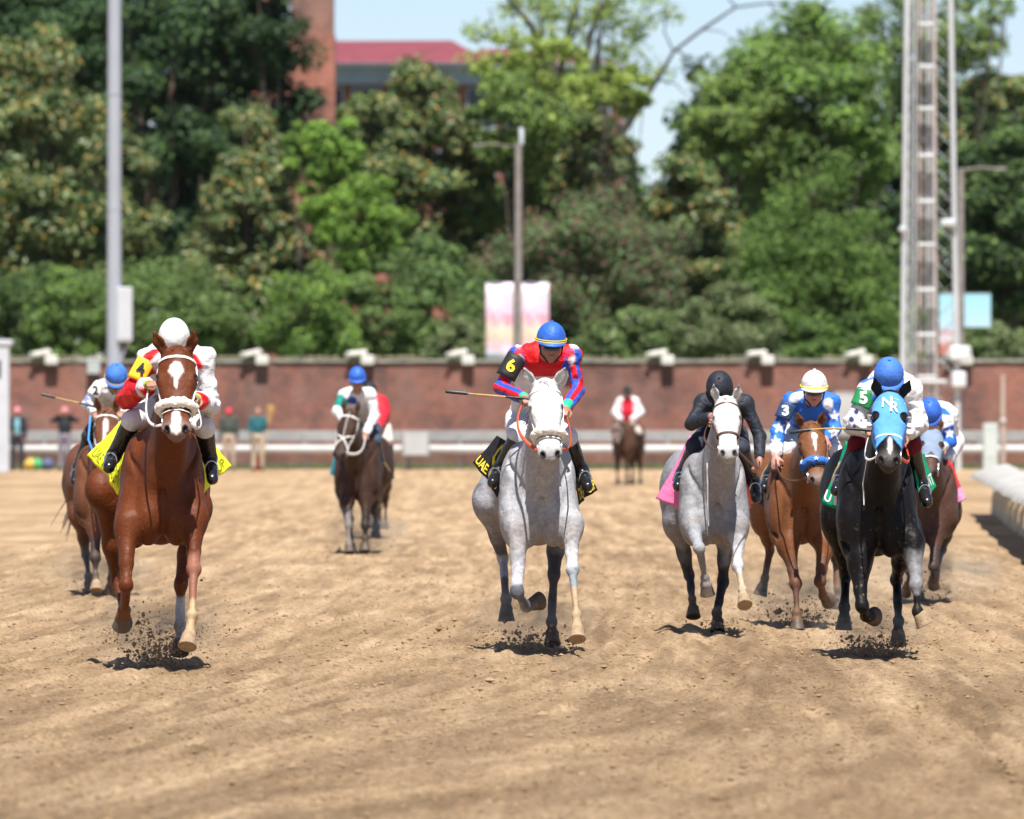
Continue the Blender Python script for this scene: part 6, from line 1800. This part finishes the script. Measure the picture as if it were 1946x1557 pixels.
whip(R7['R0'] + R7['S']['AR'] + np.array([0, -.1, .05]), P(749, 909, D7 + .1), 'short dark whip hanging down beside the distant dark bay')

# ---- red-shirted outrider just behind it and the far pony rider
D9 = 112.
H9 = make_horse(dict(name='horse', D=D9, sc=.80, h=.022, cx=704, bottom=925, rx=.0, coat=(.06, .035, .022), hair='hair_dark', group='outrider horses', label='dark pony with red saddle cloth hidden behind the distant dark bay',
    poll=(690, 800, -.7), muz=(688, 860), head=.9,
    fl=[(703, 930, -.4), (702, 965, -.45), (702, 985, -.45), (702, 995, -.48)], fr=[(722, 930, -.4), (722, 965, -.45), (722, 985, -.45), (722, 995, -.48)],
    hl=[(716, 925, .95), (716, 965, 1.1), (716, 988, 1.0), (716, 1000, .95)], hr=[(733, 922, .95), (733, 962, 1.1), (733, 985, 1.0), (733, 998, .95)],
    cloth=[dict(q=[(725, 815, .1), (738, 820, .7), (740, 868, .7), (728, 866, .2)], col=lambda u, v: (.50, .02, .03), bulge=.0, wave=.01)]))
R9 = make_rider(dict(D=D9, group='outriders in red vests', label='outrider in red shirt and pale breeches partly hidden behind the distant dark bay', pelvis=(716, 812, .35), head=(702, 748, .2), up=(0, 0, 1), face=(0, -1, 0),
    SL=(694, 766, .3), SR=(722, 764, .3), EL=(700, 790, .2), ER=(728, 788, .2), WL=(700, 808, -.1), WR=(720, 808, -.1), KL=(704, 840, -.1), KR=(738, 838, -.1), AL=(706, 875, .1), AR=(742, 872, .1), TL=(706, 882, -.1), TR=(743, 880, -.1),
    shirt=(.62, .02, .04), pants=(.55, .50, .42), ease=.03, puff=.02, arch=.0, h=.018, helmet=dict(m='cap_black', button=False), goggles=False))
D10 = dist_for_ground(921)
H10 = make_horse(dict(name='horse', D=D10, sc=1.0, h=.026, cx=1184, bottom=866, rx=.18, coat=(.07, .035, .022), hair='hair_dark', points=(.02, .015, .014), group='outrider horses', label='small distant bay pony standing before the far rail with a red-vested rider',
    poll=(1172, 806, -.70), muz=(1168, 840), head=1.0,
    fl=[(1174, 868, -.35), (1173, 890, -.40), (1173, 905, -.38), (1174, 914, -.42)], fr=[(1192, 868, -.35), (1192, 890, -.40), (1192, 905, -.38), (1192, 914, -.42)],
    hl=[(1200, 866, .95), (1202, 888, 1.1), (1202, 905, 1.0), (1202, 915, .95)], hr=[(1214, 864, .95), (1217, 886, 1.1), (1217, 905, 1.0), (1217, 914, .95)],
    cloth=[dict(q=[(1194, 806, .1), (1215, 800, .6), (1224, 838, .6), (1208, 842, .2)], col=lambda u, v: (.50, .04, .06), bulge=.0, wave=.01)]))
R10 = make_rider(dict(D=D10, group='outriders in red vests', label='distant outrider in red vest with white sleeves on the bay pony', pelvis=(1196, 806, .35), head=(1192, 747, .15), up=(0, 0, 1), face=(.3, -1, 0),
    SL=(1178, 763, .25), SR=(1208, 763, .25), EL=(1168, 784, .2), ER=(1219, 784, .2), WL=(1180, 797, -.1), WR=(1200, 797, -.1), KL=(1180, 818, -.1), KR=(1215, 822, -.1), AL=(1180, 842, .1), AR=(1222, 850, .1), TL=(1179, 848, -.1), TR=(1223, 856, -.1),
    shirt=WHITE, pants=(.50, .47, .40), layers=lambda S, Q: [(prim_mask(RC(Q((1193, 765, .1)), Q((1193, 800, .2)), .14, .13), .01), (.66, .02, .05))], ease=.035, puff=.02, arch=.0, h=.02, helmet=dict(m='cap_black', button=False), goggles=False))

# ---- reins
def rein(Hh, Rr, i, hand, mk, r=.008, sag=.08, via=None):
    a = Hh['bits'][i] ; b = Rr['R0'] + Rr['S'][hand] + np.array([0, -.05, -.02]) - Hh['rootw']
    m = (a + b) / 2 + np.array([(-1, 1)[i] * .05, 0, -sag])
    if via is not None: m = Hh['Q'](*via)
    pts = [(1 - t) ** 2 * a + 2 * t * (1 - t) * (2 * m - (a + b) / 2) + t * t * b for t in np.linspace(0, 1, 12)]
    MB().tube(pts, r, 6, flat=.5).build('rein', M[mk], Hh['root'], smooth=True)
rein(H4, R4, 0, 'WL', 'white_strap', .010); rein(H4, R4, 1, 'WR', 'white_strap', .010)
rein(H6, R6, 0, 'WL', 'orange_rubber', .013, via=(985, 815, -.6)); rein(H6, R6, 1, 'WR', 'orange_rubber', .011)
rein(H1, R1, 0, 'WL', 'leather', .009, via=(1339, 835, -.6)); rein(H1, R1, 1, 'WR', 'leather', .009)
rein(H3, R3, 0, 'WL', 'leather', .008); rein(H3, R3, 1, 'WR', 'leather', .008)
rein(H5, R5, 0, 'WL', 'white_strap', .009); rein(H5, R5, 1, 'WR', 'orange_rubber', .011)
rein(H7, R7, 0, 'WL', 'white_strap', .010); rein(H7, R7, 1, 'WR', 'white_strap', .016)

# ---- stirrups
for Hh, Rr in ((H4, R4), (H6, R6), (H1, R1), (H3, R3), (H5, R5), (H2, R2), (H8, R8)):
    for a, t in (('AL', 'TL'), ('AR', 'TR')):
        c = Rr['R0'] + Rr['S'][a] * .35 + Rr['S'][t] * .65 - Hh['rootw'] + np.array([0, 0, .01])
        circ = [c + np.array([math.cos(q) * .040, .01, math.sin(q) * .048 + .012]) for q in np.linspace(0, 2 * math.pi, 17)]
        MB().tube(circ, .0045, 6, cap=False).build('stirrup', M['steel'], Hh['root'], smooth=True)
        MB().tube([c + np.array([0, 0, .07]), c * .4 + Hh['T'](0, .45, 1.5) * .6 + np.array([(c[0] > 0) * .24 - .12, 0, 0])], .007, 4, flat=.5).build('stirrup_leather', M['dark_leather'], Hh['root'])

# ---- ground crew by the far rail
standing_person(33, 0, 243, 1.80, 'man in dark coat over teal shirt with pink cap at the far left rail', (.03, .03, .04), (.035, .035, .045), solid('cap_pink', (.62, .22, .26)), open_front=(.16, .38, .45), group='ground crew by the far rail')
standing_person(123, 0, 243, 1.80, 'person in black shirt with both hands raised to a pink cap', (.02, .024, .03), (.20, .19, .23), solid('cap_pink', (.62, .22, .26)), arms='head', group='ground crew by the far rail')
standing_person(435, 0, 244, 1.78, 'man in grey-green shirt and khaki trousers with a red cap', (.055, .07, .06), (.42, .33, .25), solid('cap_red', (.58, .03, .06)), group='ground crew by the far rail')
pb_ = standing_person(490, 0, 242.5, 1.80, 'bareheaded man in teal shirt and khaki trousers holding a broom', (.02, .11, .13), (.42, .35, .26), None, arms='hold', group='ground crew by the far rail')
standing_person(3, 0, 244, 1.80, 'person in white trousers partly behind the white column at the left edge', (.50, .36, .34), (.60, .57, .53), None, group='ground crew by the far rail')
bx_ = pb_.location
br_ = empty('broom', (bx_[0] + .22, 242.25, .9)); tag(br_, 'straw broom held upright by the man in teal', 'broom')
MB().tube([(0, 0, -.35), (.10, 0, .45)], .014, 6).build('handle', M['tan_pad'], br_, smooth=True)
MB().tube([(.09, 0, .42), (.12, 0, .62), (.17, 0, .98)], [.03, .07, .12], 10, flat=.5).build('bristles', mat_plain('straw', (.42, .26, .10), .95, .4, 6., .02, 40.), br_, smooth=True)
for i, (px, c, lab) in enumerate(((70, (.04, .30, .10), 'green bag'), (90, (.06, .08, .16), 'navy bag'), (58, (.50, .34, .06), 'yellow bag'))):
    q = empty('bag', (P(px, 0, 244.5)[0], 244.5, 0)); tag(q, lab + ' left on the ground under the far rail between the two men', 'bag')
    V2, F2 = skin([EL((0, 0, .17), (.20, .14, .17), None, .03), RC((-.08, 0, .3), (.08, 0, .3), .03, .03, .04)], .02); link('sack', np_mesh('sack', puff(V2, vnormals(V2, F2), .03, .1), F2), solid('bag_%d' % i, c), q)
    MB().tube([(-.10, 0, .30), (0, 0, .42), (.10, 0, .30)], .012, 6).build('handle', solid('bag_%d' % i, c), q, smooth=True)

# ---- dirt thrown up by the hooves
spray(302, 1262, D4 + .3, 'dark crumbs of dirt thrown up under the chestnut leader', 2600, (.19, .4, .30), .0, 1)
spray(1000, 1236, D6 + .3, 'dirt crumbs kicked up beneath the pale grey horse', 1000, (.22, .4, .15), .0, 2)
spray(1040, 1236, D6 + .2, 'dirt crumbs thrown up beside the hind hoof of the pale grey horse', 260, (.16, .4, .10), .0, 12)
spray(1340, 1200, D1 + .3, 'dirt crumbs under the steel grey horse', 240, (.26, .4, .10), .0, 3)
spray(1525, 1188, D3 + .3, 'dirt cloud crumbs below the lighter chestnut', 1200, (.26, .4, .2), .0, 4)
spray(1662, 1246, D5 + .3, 'dark clump of dirt bursting up beneath the black horse', 1500, (.17, .3, .13), .0, 5, 1.1)
spray(180, 1128, D2 + .3, 'dirt kicked up under the bay at left', 350, (.20, .4, .12), .0, 6)
spray(690, 1049, D7 + .3, 'dirt kicked up under the distant dark bay', 350, (.2, .4, .16), .0, 7, 1.3)
spray(1765, 1143, D8 + .3, 'dirt kicked up under the brown horse behind the black one', 450, (.22, .4, .25), .0, 8)

for (px, D_, sz, lb) in ((300, D4 + .5, (.5, .6, .32), 'faint dust cloud behind the hooves of the chestnut leader'), (1015, D6 + .5, (.5, .6, .28), 'faint dust cloud behind the hooves of the pale grey'),
    (1520, D3 + .6, (.7, .7, .30), 'dust cloud rising below the lighter chestnut'), (1660, D5 + .5, (.45, .6, .26), 'dust rising under the black horse'), (1765, D8 + .6, (.8, .8, .34), 'pale dust cloud behind the rearmost brown horse'),
    (195, D2 + .5, (.6, .6, .28), 'thin dust under the bay at left'), (700, D7 + .6, (.6, .7, .34), 'thin dust under the distant dark bay')):
    dust(px, 1200, D_, sz, lb)
